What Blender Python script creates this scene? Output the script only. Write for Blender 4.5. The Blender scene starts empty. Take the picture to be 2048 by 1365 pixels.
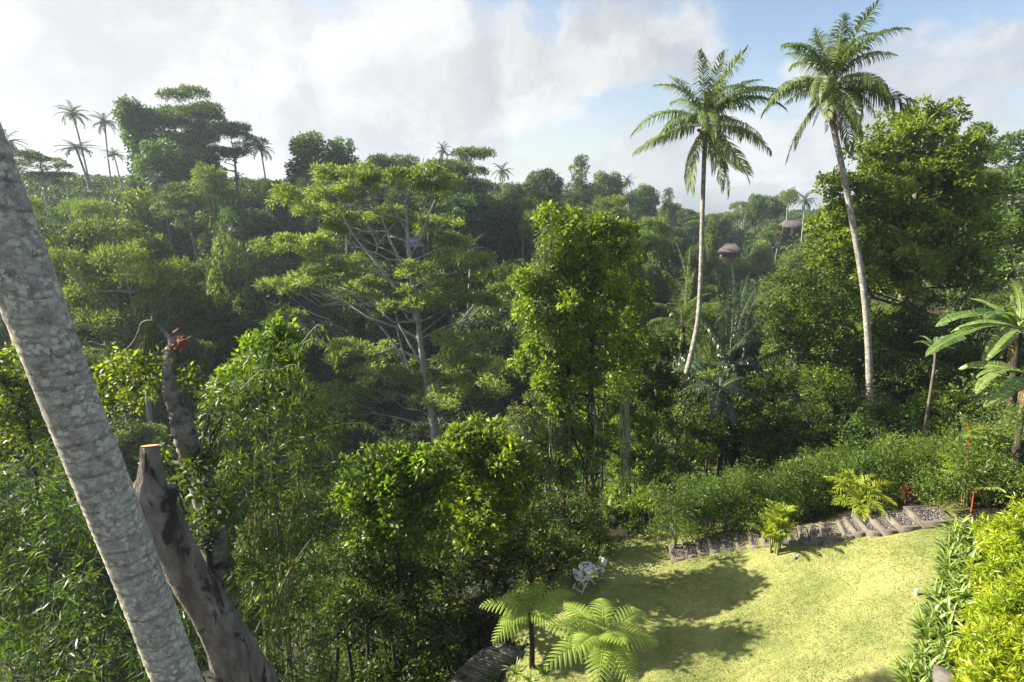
import bpy, math, random
import numpy as np
from mathutils import Vector, Matrix, Euler

S = bpy.context.scene
C = S.collection
PI = math.pi
R = math.radians
CAM_Z, PITCH, F = 13.0, R(14.0), 1138.0

# ---------------------------------------------------------------- camera
cam = bpy.data.cameras.new('camera'); camo = bpy.data.objects.new('camera', cam); C.objects.link(camo)
camo.location = (0, 0, CAM_Z); camo.rotation_euler = (PI / 2 - PITCH, 0, 0)
cam.sensor_width = 36; cam.lens = F / 2048 * 36; cam.clip_start = 0.2; cam.clip_end = 6000
S.camera = camo
# ---------------------------------------------------------------- light
SUN_AZ, SUN_EL = R(-77), R(27)          # azimuth clockwise from the view direction
SUN = Vector((math.sin(SUN_AZ) * math.cos(SUN_EL), math.cos(SUN_AZ) * math.cos(SUN_EL), math.sin(SUN_EL)))
sl = bpy.data.lights.new('sun', 'SUN'); sl.energy = 5.0; sl.angle = R(0.55); sl.color = (1.0, 0.93, 0.78)
so = bpy.data.objects.new('sun', sl); C.objects.link(so)
so.rotation_euler = SUN.to_track_quat('Z', 'Y').to_euler(); so.location = (-60, 20, 60)
S.view_settings.view_transform = 'Standard'; S.view_settings.look = 'None'
S.view_settings.gamma = 1.0; S.view_settings.exposure = 1.68; S.view_settings.use_curve_mapping = False
S.render.engine = 'CYCLES'
S.cycles.max_bounces = 7; S.cycles.diffuse_bounces = 3; S.cycles.glossy_bounces = 2
S.cycles.transmission_bounces = 5; S.cycles.transparent_max_bounces = 8; S.cycles.volume_bounces = 1
S.cycles.caustics_reflective = False; S.cycles.caustics_refractive = False
S.cycles.use_denoising = True


class NT:
    """small node-tree helper"""
    def __init__(s, nt):
        s.nt = nt; nt.nodes.clear()
    def n(s, t, **k):
        nd = s.nt.nodes.new(t)
        for a, b in k.items():
            setattr(nd, a, b)
        return nd
    def l(s, a, b):
        s.nt.links.new(a, b)
    def val(s, sock, v):
        if isinstance(v, bpy.types.NodeSocket): s.l(v, sock)
        else: sock.default_value = v
    def math(s, op, a, b=0.0, c=0.0, clamp=False):
        m = s.n('ShaderNodeMath', operation=op, use_clamp=clamp)
        s.val(m.inputs[0], a); s.val(m.inputs[1], b); s.val(m.inputs[2], c)
        return m.outputs[0]
    def vmath(s, op, a, b=(0, 0, 0), out=0):
        m = s.n('ShaderNodeVectorMath', operation=op)
        s.val(m.inputs[0], a); s.val(m.inputs[1], b)
        return m.outputs[out]
    def mix(s, f, a, b, blend='MIX'):
        m = s.n('ShaderNodeMix', data_type='RGBA', blend_type=blend)
        s.val(m.inputs[0], f); s.val(m.inputs[6], a); s.val(m.inputs[7], b)
        return m.outputs[2]
    def noise(s, vec, scale, detail=3, rough=.55, dist=0, out='Fac'):
        m = s.n('ShaderNodeTexNoise'); m.inputs['Scale'].default_value = scale
        m.inputs['Detail'].default_value = detail; m.inputs['Roughness'].default_value = rough
        m.inputs['Distortion'].default_value = dist
        if vec is not None: s.l(vec, m.inputs['Vector'])
        return m.outputs[out]
    def ramp(s, f, stops, interp='LINEAR'):
        m = s.n('ShaderNodeValToRGB'); s.l(f, m.inputs[0]); e = m.color_ramp.elements
        m.color_ramp.interpolation = interp
        while len(e) < len(stops): e.new(0.5)
        for x, (p, c) in zip(e, stops):
            x.position = p; x.color = c if len(c) == 4 else (*c, 1)
        return m.outputs[0]
    def step(s, x, lo, hi):
        m = s.n('ShaderNodeMapRange', interpolation_type='SMOOTHSTEP', clamp=True)
        s.l(x, m.inputs[0]); m.inputs[1].default_value = lo; m.inputs[2].default_value = hi
        return m.outputs[0]


# ---------------------------------------------------------------- pixel <-> world
def ray(u, v):
    cu = (u - 1024.0) / F; cv = (682.5 - v) / F
    return Vector((cu, math.cos(PITCH) + cv * math.sin(PITCH), -math.sin(PITCH) + cv * math.cos(PITCH)))
def P(u, v, t):                       # t = depth along the viewing axis
    return Vector((0, 0, CAM_Z)) + ray(u, v) * t
def PY(u, v, Y):
    d = ray(u, v); return Vector((0, 0, CAM_Z)) + d * (Y / d.y)
def PZ(u, v, z):
    d = ray(u, v); return Vector((0, 0, CAM_Z)) + d * ((z - CAM_Z) / d.z)
def UV(p):                            # world -> photo pixels and depth
    x, y, z = p[0], p[1], p[2] - CAM_Z
    f = y * math.cos(PITCH) - z * math.sin(PITCH); up = y * math.sin(PITCH) + z * math.cos(PITCH)
    if f < .1: return (-9e3, -9e3, f)
    return (1024 + F * x / f, 682.5 - F * up / f, f)

# ---------------------------------------------------------------- sky with clouds
w = bpy.data.worlds.new('World'); S.world = w; w.use_nodes = True
N = NT(w.node_tree)
sky = N.n('ShaderNodeTexSky', sky_type='NISHITA'); sky.sun_disc = False
sky.sun_elevation = SUN_EL; sky.sun_rotation = SUN_AZ; sky.altitude = 200
sky.air_density = 1.0; sky.dust_density = 2.2; sky.ozone_density = 1.2
tc = N.n('ShaderNodeTexCoord'); d0 = tc.outputs['Generated']
dirn = N.vmath('NORMALIZE', d0)
sep = N.n('ShaderNodeSeparateXYZ'); N.l(dirn, sep.inputs[0])
zc = N.math('MAXIMUM', sep.outputs[2], 0.0)
zz = N.math('ADD', zc, 0.16)
px = N.math('DIVIDE', sep.outputs[0], zz); py = N.math('DIVIDE', sep.outputs[1], zz)
cmb = N.n('ShaderNodeCombineXYZ'); N.l(px, cmb.inputs[0]); N.l(py, cmb.inputs[1])
CV = cmb.outputs[0]
n1 = N.noise(CV, 0.75, 9, .56, .25)
n2 = N.noise(N.vmath('ADD', CV, (5.3, 1.7, 0)), 2.4, 7, .6, .2)
warp = N.vmath('SCALE', N.vmath('SUBTRACT', N.noise(dirn, 3.2, 6, .6, 0, 'Color'), (.5, .5, .5)))
warp.node.inputs[3].default_value = .36
dw = N.vmath('ADD', dirn, warp)
def blob(u, v, ru, rv, soft=.55):
    c = ray(u, v).normalized(); a = ray(u + ru, v).normalized(); b = ray(u, v - rv).normalized()
    rx = (a - c).length; rz = (b - c).length
    q = N.vmath('MULTIPLY', N.vmath('SUBTRACT', dw, tuple(c)), (1 / rx, 1 / rx, 1 / rz))
    L = N.vmath('LENGTH', q, out=1)
    m = N.n('ShaderNodeMapRange', interpolation_type='SMOOTHSTEP', clamp=True)
    N.l(L, m.inputs[0]); m.inputs[1].default_value = 1 + soft * .6; m.inputs[2].default_value = 1 - soft
    return m.outputs[0]
clouds = [(300, 70, 560, 190), (700, 150, 430, 190), (960, 160, 260, 150), (80, 260, 420, 200), (1190, 110, 130, 130),
          (1300, 110, 220, 130), (980, 240, 90, 60), (640, 300, 460, 90), (1500, 330, 460, 90), (1850, 200, 300, 110)]
wts = [1, 1, .95, 1, .95, .75, .9, .85, .72, .62]
acc = None
for c_, w_ in zip(clouds, wts):
    m_ = N.math('MULTIPLY', blob(*c_), w_)
    acc = m_ if acc is None else N.math('MAXIMUM', acc, m_)
free = N.math('MULTIPLY', N.step(n1, .50, .72), .75)       # the same broken cloud all round the sky
lowhaze = N.math('MULTIPLY', N.step(sep.outputs[2], .30, -.02), .55)
cov = N.math('MAXIMUM', acc, free)
cov = N.math('ADD', cov, N.math('MULTIPLY', N.math('SUBTRACT', n2, .5), .9))
cov = N.step(cov, .08, .78)
cov = N.math('MAXIMUM', cov, lowhaze)
toward = N.vmath('DOT_PRODUCT', dirn, tuple(SUN), out=1)
glow = N.step(toward, -.1, .95)
relief = N.noise(N.vmath('ADD', dw, (.05, .02, .035)), 5.0, 6, .55)
grey = N.step(relief, .34, .62)
cl_lit = N.mix(glow, (2.35, 2.4, 2.45, 1), (2.65, 2.65, 2.63, 1))
cl_dark = N.mix(glow, (1.52, 1.60, 1.74, 1), (2.0, 2.05, 2.12, 1))
ccol = N.mix(grey, cl_dark, cl_lit)
skyc = N.mix(1.0, sky.outputs[0], (.56, .56, .57, 1), 'MULTIPLY')
haz = N.mix(glow, (1.6, 1.8, 2.05, 1), (2.7, 2.78, 2.86, 1))
skyc = N.mix(N.math('MULTIPLY', glow, .55), skyc, haz)
fin = N.mix(cov, skyc, ccol)
bg = N.n('ShaderNodeBackground'); bg.inputs[1].default_value = 0.12
N.l(fin, bg.inputs[0])
wo = N.n('ShaderNodeOutputWorld'); N.l(bg.outputs[0], wo.inputs[0])
w.cycles.sampling_method = 'MANUAL'; w.cycles.sample_map_resolution = 512

# ---------------------------------------------------------------- terrain
ctrl = []
for u, v, z in [(1170, 1170, 0), (1345, 1117, .3), (1420, 1100, .82), (1500, 1085, 1.33), (1600, 1079, 1.92), (1700, 1071, 2.47), (1800, 1053, 3.06), (1900, 1048, 3.26),
                (1450, 1340, .7), (1600, 1200, 1.4), (1780, 1340, 2.4), (1880, 1200, 3.0), (1030, 1330, -.7), (1250, 1095, -.1),
                (1050, 1180, -.7), (940, 1365, -1.6), (1400, 1055, .42), (1500, 1045, 1.0), (1700, 1010, 2.2), (1880, 985, 3.1), (1300, 1280, .1),
                (900, 1200, -1.3), (760, 1300, -2), (740, 1170, -2.0), (600, 1330, -3.2), (1180, 1040, -.9)]:
    p = PZ(u, v, z); ctrl.append((p.x, p.y, z))
ctrl += [(0, -3, 1), (-4, 5, -2), (-10, 8, -5), (-22, 10, -7), (5, 2, 2), (12, 5, 3.4), (20, 9, 4.6), (24, 17, 4.8), (15, 12, 3.5), (-30, -10, -4), (30, -10, 6), (60, 10, 9),
         (1, 25, -3.4), (5, 26, -2.2), (-5, 22, -6.5), (-11, 28, -10), (-22, 25, -11), (-14, 40, -13.5), (-7, 50, -10), (10, 34, -5), (14, 27, -1.2),
         (20, 30, .6), (20, 23, 1.8), (26, 20, 3.8), (30, 35, 3), (26, 36, 1.4), (45, 50, 8), (62, 72, 14), (80, 60, 16), (45, 72, 6), (30, 52, -2), (36, 68, 0),
         (-30, 38, -13), (-50, 30, -10), (-80, 30, -4), (0, 62, -12.5), (12, 82, -13), (26, 112, -13), (52, 155, -13), (92, 245, -11),
         (-87, 113, 14), (-125, 100, 15), (-60, 116, 13), (-42, 114, 12), (-60, 84, 3), (-38, 84, 1), (-72, 60, -3), (-34, 62, -8), (-26, 98, 6), (-100, 80, 6),
         (-8, 122, 9), (6, 150, 8.5), (20, 168, 8), (53, 228, 5), (107, 305, -1), (0, 96, -1), (16, 122, -3), (42, 162, -4), (76, 225, -5), (-12, 78, -6),
         (-100, 160, 15), (-50, 170, 13), (0, 210, 9), (50, 300, 5), (-220, 150, 16), (66, 170, -5), (84, 172, 3), (112, 190, 8), (100, 130, 9), (72, 104, 4),
         (48, 102, -7), (62, 132, -7), (150, 320, 3), (210, 300, 8), (120, 100, 18), (160, 200, 12), (-40, 8, -6), (0, -12, 3)]
ctrl = np.array(ctrl, float)
def _rbf(d2): return np.sqrt(d2 + 4.0)
_D = ((ctrl[:, None, :2] - ctrl[None, :, :2]) ** 2).sum(-1)
_K = _rbf(_D) + np.eye(len(ctrl)) * -0.02
_A = np.block([[_K, np.ones((len(ctrl), 1))], [np.ones((1, len(ctrl))), np.zeros((1, 1))]])
_W = np.linalg.solve(_A, np.append(ctrl[:, 2], 0))
def GA(x, y):
    x = np.asarray(x, float); y = np.asarray(y, float); sh = x.shape; x = x.ravel(); y = y.ravel(); out = np.empty(len(x))
    for i in range(0, len(x), 20000):
        d2 = (x[i:i + 20000, None] - ctrl[None, :, 0]) ** 2 + (y[i:i + 20000, None] - ctrl[None, :, 1]) ** 2
        out[i:i + 20000] = _rbf(d2) @ _W[:-1] + _W[-1]
    out = np.clip(out, -15, 22)
    far = np.clip((np.hypot(x, y) - 330) / 300, 0, 1)
    return (out * (1 - far) - 18 * far).reshape(sh)
def G(x, y): return float(GA([x], [y])[0])

# ---------------------------------------------------------------- mesh helpers
class MB:
    def __init__(s): s.v = []; s.f = []; s.t = []; s.n = 0; s.mi = []
    def add(s, v, f, tint=.5, mi=0):
        v = np.asarray(v, np.float32).reshape(-1, 3); f = np.asarray(f, np.int32)
        s.v.append(v); s.f.append(f + s.n); s.n += len(v)
        s.t.append(np.full(len(v), tint, np.float32) if np.isscalar(tint) else np.asarray(tint, np.float32))
        s.mi.append(np.full(len(f), mi, np.int32))
        return s
    def box(s, c, size, rot=None, tint=.5, mi=0, taper=1.0):
        sx, sy, sz = [q / 2 for q in size]
        v = np.array([(x * (taper if z > 0 else 1), y * (taper if z > 0 else 1), z) for z in (-sz, sz) for x, y in ((-sx, -sy), (sx, -sy), (sx, sy), (-sx, sy))])
        if rot is not None: v = v @ np.array(rot.to_matrix() if isinstance(rot, Euler) else rot).T
        return s.add(v + np.array(c), [(3, 2, 1, 0), (4, 5, 6, 7), (0, 1, 5, 4), (1, 2, 6, 5), (2, 3, 7, 6), (3, 0, 4, 7)], tint, mi)
    def bar(s, a, b, wdt, thk, up=(0, 0, 1), tint=.5):
        a = Vector(a); b = Vector(b); d = b - a; z = d.normalized(); x = z.cross(Vector(up))
        if x.length < 1e-4: x = z.cross(Vector((1, 0, 0)))
        x.normalize(); y = z.cross(x)
        m = Matrix((x, y, z)).transposed()
        return s.box((a + b) / 2, (wdt, thk, d.length), m, tint)
    def tube(s, pts, rad, sides=7, tint=.5, cap=True, wob=0, seed=0, mi=0):
        pts = np.array([tuple(p) for p in pts], float); n = len(pts)
        rad = np.full(n, rad) if np.isscalar(rad) else np.array(rad, float)
        t = np.gradient(pts, axis=0); t /= np.linalg.norm(t, axis=1)[:, None] + 1e-9
        ref = np.array((0.0, 1, 0)) if abs(t[0, 1]) < .8 else np.array((1.0, 0, 0))
        a = np.cross(t, ref); a /= np.linalg.norm(a, axis=1)[:, None] + 1e-9; b = np.cross(t, a)
        th = np.linspace(0, 2 * PI, sides, endpoint=False)
        rr = rad[:, None] * np.ones(sides)
        if wob:
            rg = np.random.default_rng(seed); rr = rr * (1 + wob * rg.normal(size=(n, sides)))
        v = pts[:, None, :] + rr[:, :, None] * (np.cos(th)[None, :, None] * a[:, None, :] + np.sin(th)[None, :, None] * b[:, None, :])
        i = np.arange(n - 1)[:, None] * sides; j = np.arange(sides)[None, :]; k = (j + 1) % sides
        f = np.stack([i + j, i + k, i + sides + k, i + sides + j], -1).reshape(-1, 4)
        s.add(v.reshape(-1, 3), f, tint, mi)
        if cap:
            for e in (0, n - 1):
                c = pts[e] + t[e] * rad[e] * (.25 if e else -.25)
                vv = np.vstack([v[e], c[None]]); h = sides
                ff = [(q, (q + 1) % h, h, h) for q in range(h)]
                s.add(vv, np.array([(x[0], x[1], x[2]) for x in ff]), tint, mi)
        return s
    def mesh(s, name, mats, origin=(0, 0, 0), smooth=False, M=None):
        me = bpy.data.meshes.new(name)
        V = np.concatenate(s.v) - np.array(tuple(origin), np.float32)
        me.vertices.add(len(V)); me.vertices.foreach_set('co', V.astype(np.float32).ravel())
        loops = np.concatenate([f.ravel() for f in s.f]); tot = np.concatenate([np.full(len(f), f.shape[1], np.int32) for f in s.f])
        me.loops.add(len(loops)); me.loops.foreach_set('vertex_index', loops.astype(np.int32))
        st = np.zeros(len(tot), np.int32); st[1:] = np.cumsum(tot)[:-1]
        me.polygons.add(len(tot)); me.polygons.foreach_set('loop_start', st)
        mi = np.concatenate(s.mi)
        if mi.any(): me.polygons.foreach_set('material_index', mi)
        me.update(calc_edges=True)
        at = me.attributes.new('tint', 'FLOAT', 'POINT'); at.data.foreach_set('value', np.concatenate(s.t))
        for m in (mats if isinstance(mats, (list, tuple)) else [mats]): me.materials.append(m)
        if smooth: me.polygons.foreach_set('use_smooth', np.ones(len(tot), bool))
        return me
    def obj(s, name, mats, parent=None, origin=None, smooth=False):
        if origin is None: origin = parent.matrix_world.translation if parent is not None else (0, 0, 0)
        if parent is not None and parent.get('_o') is not None: origin = parent['_o']
        me = s.mesh(name, mats, origin, smooth)
        o = bpy.data.objects.new(name, me); C.objects.link(o)
        if parent is not None: o.parent = parent
        else: o.location = origin
        o['_o'] = tuple(origin)
        return o

def thing(name, label, cat, loc=(0, 0, 0), rz=0, group=None):
    o = bpy.data.objects.new(name, None); C.objects.link(o); o.empty_display_size = .3
    o.location = loc; o.rotation_euler = (0, 0, rz); o['label'] = label; o['category'] = cat
    o['_o'] = tuple(loc)
    if group: o['group'] = group
    return o
def tag(o, label=None, cat=None, group=None, kind=None):
    for k, v in (('label', label), ('category', cat), ('group', group), ('kind', kind)):
        if v: o[k] = v
    return o
def put(name, me, parent, loc=(0, 0, 0), rot=(0, 0, 0), sc=1.0):
    o = bpy.data.objects.new(name, me); C.objects.link(o); o.parent = parent
    o.location = loc; o.rotation_euler = rot; o.scale = (sc,) * 3 if np.isscalar(sc) else sc
    return o
def copy_tree(o, parent=None):
    c = o.copy(); C.objects.link(c); c.parent = parent
    for ch in list(o.children): copy_tree(ch, c)
    return c

def nrm(a): return a / (np.linalg.norm(a, axis=-1, keepdims=True) + 1e-9)
def add_leaves(mb, c, d, nn, L, W, tint, fold=.18, mi=0, bend=0.0):
    """pointed leaves, one folded quad each (or two quads when bend is given); c = stalk ends, d = directions, nn = face normals"""
    c = np.asarray(c, float); n = len(c)
    if n == 0: return
    d = nrm(d); nn = nn - (nn * d).sum(-1, keepdims=True) * d; nn = nrm(nn); sd = np.cross(d, nn)
    L = np.broadcast_to(L, n)[:, None]; W = np.broadcast_to(W, n)[:, None]; tint = np.broadcast_to(tint, n)
    if bend:
        m = c + d * L * .55; tip = c + d * L * .98 - nn * L * bend
        wl = c + d * L * .38 + sd * W * .5 + nn * W * fold; wr = c + d * L * .38 - sd * W * .5 + nn * W * fold
        v = np.stack([c, wl, m, wr, tip], 1); q = np.arange(n)[:, None] * 5
        f = np.concatenate([q + np.array([0, 1, 2, 3])[None], q + np.array([2, 1, 4, 4])[None] * 1]) if False else None
        mb.add(v.reshape(-1, 3), np.concatenate([q + np.array([[0, 1, 2]]), q + np.array([[0, 2, 3]]), q + np.array([[1, 4, 2]]), q + np.array([[2, 4, 3]])]), np.repeat(tint, 5), mi)
        return
    v = np.stack([c, c + d * L * .42 + sd * W * .5 + nn * W * fold, c + d * L, c + d * L * .42 - sd * W * .5 + nn * W * fold], 1)
    f = np.arange(n * 4).reshape(n, 4)
    mb.add(v.reshape(-1, 3), f, np.repeat(tint, 4), mi)

def foliage(mb, rng, clumps, dens=30, k=7, L=.16, W=.07, spread=.12, droop=.2, up=.45, low=-.5, fill=.3, tl=(0, 1), flat=0, mi=0, bend=0, lump=.0):
    """leaf shoots on the skins of clumps [(centre, (rx,ry,rz))]: dens shoots per m2 of skin, k leaves each"""
    for (c, r) in clumps:
        r = np.broadcast_to(np.array(r, float), 3); A = 4 * PI * ((((r[0] * r[1]) ** 1.6 + (r[0] * r[2]) ** 1.6 + (r[1] * r[2]) ** 1.6) / 3) ** (1 / 1.6))
        m = max(3, int(A * dens * .75))
        q = nrm(rng.normal(size=(int(m * 1.6) + 4, 3))); q = q[q[:, 2] > low + rng.normal(size=len(q)) * .2][:m]; m = len(q)
        rad = np.where(rng.random(m) < fill, rng.uniform(.45, .9, m), rng.uniform(.86, 1.1, m))
        if lump:
            rad = rad * (1 + lump * np.sin(q[:, 0] * 7 + c[0]) * np.sin(q[:, 1] * 7 + c[1]) * np.sin(q[:, 2] * 6 + c[2]) * 2)
        pc = np.array(tuple(c)) + q * r * rad[:, None]
        out = nrm(q / np.maximum(r, .05)) 
        tt = rng.uniform(*tl) * .5 + rng.uniform(tl[0], tl[1], m) * .5
        cc = np.repeat(pc, k, 0); oo = np.repeat(out, k, 0); tk = np.repeat(tt, k)
        rd = rng.normal(size=(m * k, 3)); 
        d = nrm(rd + oo * .75 + np.array((0, 0, -droop)))
        if flat: d[:, 2] *= (1 - flat); d = nrm(d)
        nn = nrm(oo * .35 + np.array((0, 0, up * .8)) + rng.normal(size=(m * k, 3)) * .55)
        s = rng.uniform(.65, 1.2, m * k)
        cc = cc + d * spread * rng.random((m * k, 1)) + rng.normal(size=(m * k, 3)) * spread * .35
        add_leaves(mb, cc, d, nn, L * s, W * s, np.clip(tk + rng.normal(size=m * k) * .13, 0, 1), mi=mi, bend=bend)

# ---------------------------------------------------------------- materials
def leaf_mat(name, lo, mid, hi, rough=.42, trans=.38, gloss=.35, var=.12, tcol=(1.25, 1.35, .45), old=None):
    m = bpy.data.materials.new(name); m.use_nodes = True; N = NT(m.node_tree)
    a = N.n('ShaderNodeAttribute', attribute_name='tint'); oi = N.n('ShaderNodeObjectInfo')
    rnd = N.math('MULTIPLY', N.math('SUBTRACT', oi.outputs['Random'], .5), var * 2)
    tv = N.math('ADD', a.outputs['Fac'], rnd, clamp=True)
    col = N.ramp(tv, [(0, lo), (.5, mid), (1, hi)] if old is None else [(0, old), (.06, lo), (.5, mid), (1, hi)])
    hs = N.n('ShaderNodeHueSaturation'); N.l(col, hs.inputs['Color'])
    N.l(N.math('MULTIPLY_ADD', oi.outputs['Random'], .05 * var / .12, .5 - .025 * var / .12), hs.inputs['Hue'])
    N.l(N.math('MULTIPLY_ADD', oi.outputs['Random'], -.4 * var / .12, 1 + .2 * var / .12), hs.inputs['Value'])
    p = N.n('ShaderNodeBsdfPrincipled'); N.l(hs.outputs[0], p.inputs['Base Color']); p.inputs['Roughness'].default_value = rough
    p.inputs['Specular IOR Level'].default_value = gloss
    tr = N.n('ShaderNodeBsdfTranslucent'); N.l(N.mix(1.0, hs.outputs[0], (*tcol, 1), 'MULTIPLY'), tr.inputs[0])
    mx = N.n('ShaderNodeMixShader'); mx.inputs[0].default_value = trans
    N.l(p.outputs[0], mx.inputs[1]); N.l(tr.outputs[0], mx.inputs[2])
    o = N.n('ShaderNodeOutputMaterial'); N.l(mx.outputs[0], o.inputs[0])
    return m
def rough_mat(name, cols, scale=6, rough=.85, bump=.4, stretch=(1, 1, 1), detail=5, dist=.3, bdist=.02, patch=None):
    m = bpy.data.materials.new(name); m.use_nodes = True; N = NT(m.node_tree)
    tc = N.n('ShaderNodeTexCoord'); v = N.vmath('MULTIPLY', tc.outputs['Object'], stretch)
    n = N.noise(v, scale, detail, .6, dist)
    k = len(cols); col = N.ramp(n, [(.28 + .46 * i / (k - 1), c) for i, c in enumerate(cols)])
    if patch:
        pc, ps, lo, hi = patch
        n3 = N.noise(v, ps, 4, .6, .5); col = N.mix(N.step(n3, lo, hi), col, (*pc, 1))
    p = N.n('ShaderNodeBsdfPrincipled'); N.l(col, p.inputs['Base Color']); p.inputs['Roughness'].default_value = rough
    p.inputs['Specular IOR Level'].default_value = .25
    if bump:
        b = N.n('ShaderNodeBump'); b.inputs['Strength'].default_value = bump; b.inputs['Distance'].default_value = bdist
        N.l(N.noise(v, scale * 3.1, 5, .65, .2), b.inputs['Height']); N.l(b.outputs[0], p.inputs['Normal'])
    o = N.n('ShaderNodeOutputMaterial'); N.l(p.outputs[0], o.inputs[0])
    return m

M = {}
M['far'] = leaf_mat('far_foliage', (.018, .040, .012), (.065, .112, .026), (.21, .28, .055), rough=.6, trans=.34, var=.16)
M['farlit'] = leaf_mat('sunlit_far_foliage', (.035, .07, .014), (.11, .165, .03), (.26, .32, .055), rough=.6, trans=.38, var=.14)  # lit copy of the far foliage: sunlight put into the leaf colour
M['feather'] = leaf_mat('feathery_foliage', (.06, .10, .022), (.18, .245, .05), (.36, .43, .10), rough=.6, trans=.38, var=.08)
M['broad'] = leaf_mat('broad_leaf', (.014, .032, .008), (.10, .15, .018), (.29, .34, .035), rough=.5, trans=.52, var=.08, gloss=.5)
M['vine'] = leaf_mat('bright_vine_leaf', (.035, .075, .008), (.13, .20, .014), (.32, .39, .03), rough=.5, trans=.46, var=.08, gloss=.5)
M['paleveg'] = leaf_mat('pale_vine_leaf', (.06, .085, .03), (.13, .16, .05), (.24, .26, .10), rough=.5, trans=.35)
M['bamboo'] = leaf_mat('bamboo_leaf', (.012, .03, .01), (.07, .13, .022), (.22, .29, .045), rough=.45, trans=.42, gloss=.4, var=.06)
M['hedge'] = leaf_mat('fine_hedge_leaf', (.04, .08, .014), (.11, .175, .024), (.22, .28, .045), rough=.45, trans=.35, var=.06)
M['palm'] = leaf_mat('coconut_leaflet', (.06, .085, .02), (.11, .16, .035), (.20, .24, .07), rough=.5, trans=.38, gloss=.35, var=.08)
M['sugar'] = leaf_mat('dark_palm_leaflet', (.02, .04, .02), (.04, .07, .035), (.075, .11, .055), rough=.3, trans=.2, gloss=.6, var=.1)
M['dry'] = leaf_mat('dry_palm_leaflet', (.12, .07, .035), (.20, .13, .07), (.28, .20, .11), rough=.7, trans=.2, tcol=(1.1, 1, .8))
M['farpalm'] = leaf_mat('far_palm_leaflet', (.03, .045, .022), (.055, .08, .035), (.10, .13, .05), rough=.4, trans=.25)
M['areca'] = leaf_mat('yellow_palm_leaflet', (.12, .18, .018), (.25, .32, .025), (.42, .44, .04), rough=.38, trans=.4)
M['fern'] = leaf_mat('tree_fern_pinnule', (.19, .28, .035), (.32, .43, .065), (.45, .54, .12), rough=.5, trans=.42, var=.04)
M['banana'] = leaf_mat('banana_blade', (.08, .15, .03), (.16, .25, .06), (.25, .33, .11), rough=.32, trans=.45, gloss=.5, var=.1)
M['gold'] = leaf_mat('golden_shrub_leaf', (.12, .20, .012), (.27, .34, .015), (.44, .47, .03), rough=.36, trans=.42, gloss=.5, var=.06)
M['strap'] = leaf_mat('strap_leaf', (.10, .17, .025), (.22, .31, .05), (.50, .52, .26), rough=.33, trans=.35, gloss=.6, var=.1)
M['red'] = leaf_mat('red_cordyline_leaf', (.10, .02, .025), (.20, .05, .04), (.30, .12, .09), rough=.4, trans=.3, tcol=(1.2, .6, .6))
M['grass'] = leaf_mat('grass_blade', (.14, .17, .045), (.21, .235, .07), (.29, .305, .105), rough=.6, trans=.25, var=0)
M['litter'] = leaf_mat('dry_litter', (.05, .035, .02), (.09, .065, .04), (.16, .12, .07), rough=.8, trans=.1, var=0)
M['bark_pale'] = rough_mat('pale_bark', [(.16, .14, .11), (.30, .28, .23), (.42, .40, .34)], 3, stretch=(1, 1, .4))
M['bark_dark'] = rough_mat('dark_bark', [(.02, .016, .012), (.04, .033, .025), (.07, .058, .042)], 5, stretch=(1, 1, .35))
M['bark_mid'] = rough_mat('brown_bark', [(.07, .055, .04), (.13, .11, .08), (.20, .18, .14)], 5, stretch=(1, 1, .35))
M['culm'] = rough_mat('bamboo_culm', [(.10, .13, .05), (.20, .21, .09), (.30, .28, .13)], 2, rough=.5, bump=.1)
M['stalk'] = rough_mat('palm_stalk', [(.14, .17, .05), (.22, .24, .08), (.30, .29, .12)], 2, rough=.55, bump=.1)
M['fibre'] = rough_mat('palm_fibre', [(.07, .045, .025), (.15, .10, .055), (.26, .18, .09)], 9, stretch=(1, 1, .3))
M['coconut'] = rough_mat('coconut_husk', [(.20, .17, .04), (.30, .22, .06), (.34, .20, .06)], 4, rough=.5, bump=.1)

def PT(u, v, lift=0.0):               # where the pixel's ray meets the ground
    d = ray(u, v); o = Vector((0, 0, CAM_Z)); t0 = 4.0; t = t0
    while t < 400:
        p = o + d * t
        if p.z < G(p.x, p.y) + lift:
            a, b = t0, t
            for _ in range(18):
                m = (a + b) / 2; q = o + d * m
                if q.z < G(q.x, q.y) + lift: b = m
                else: a = m
            return o + d * b
        t0 = t; t *= 1.03
    return o + d * t

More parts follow.
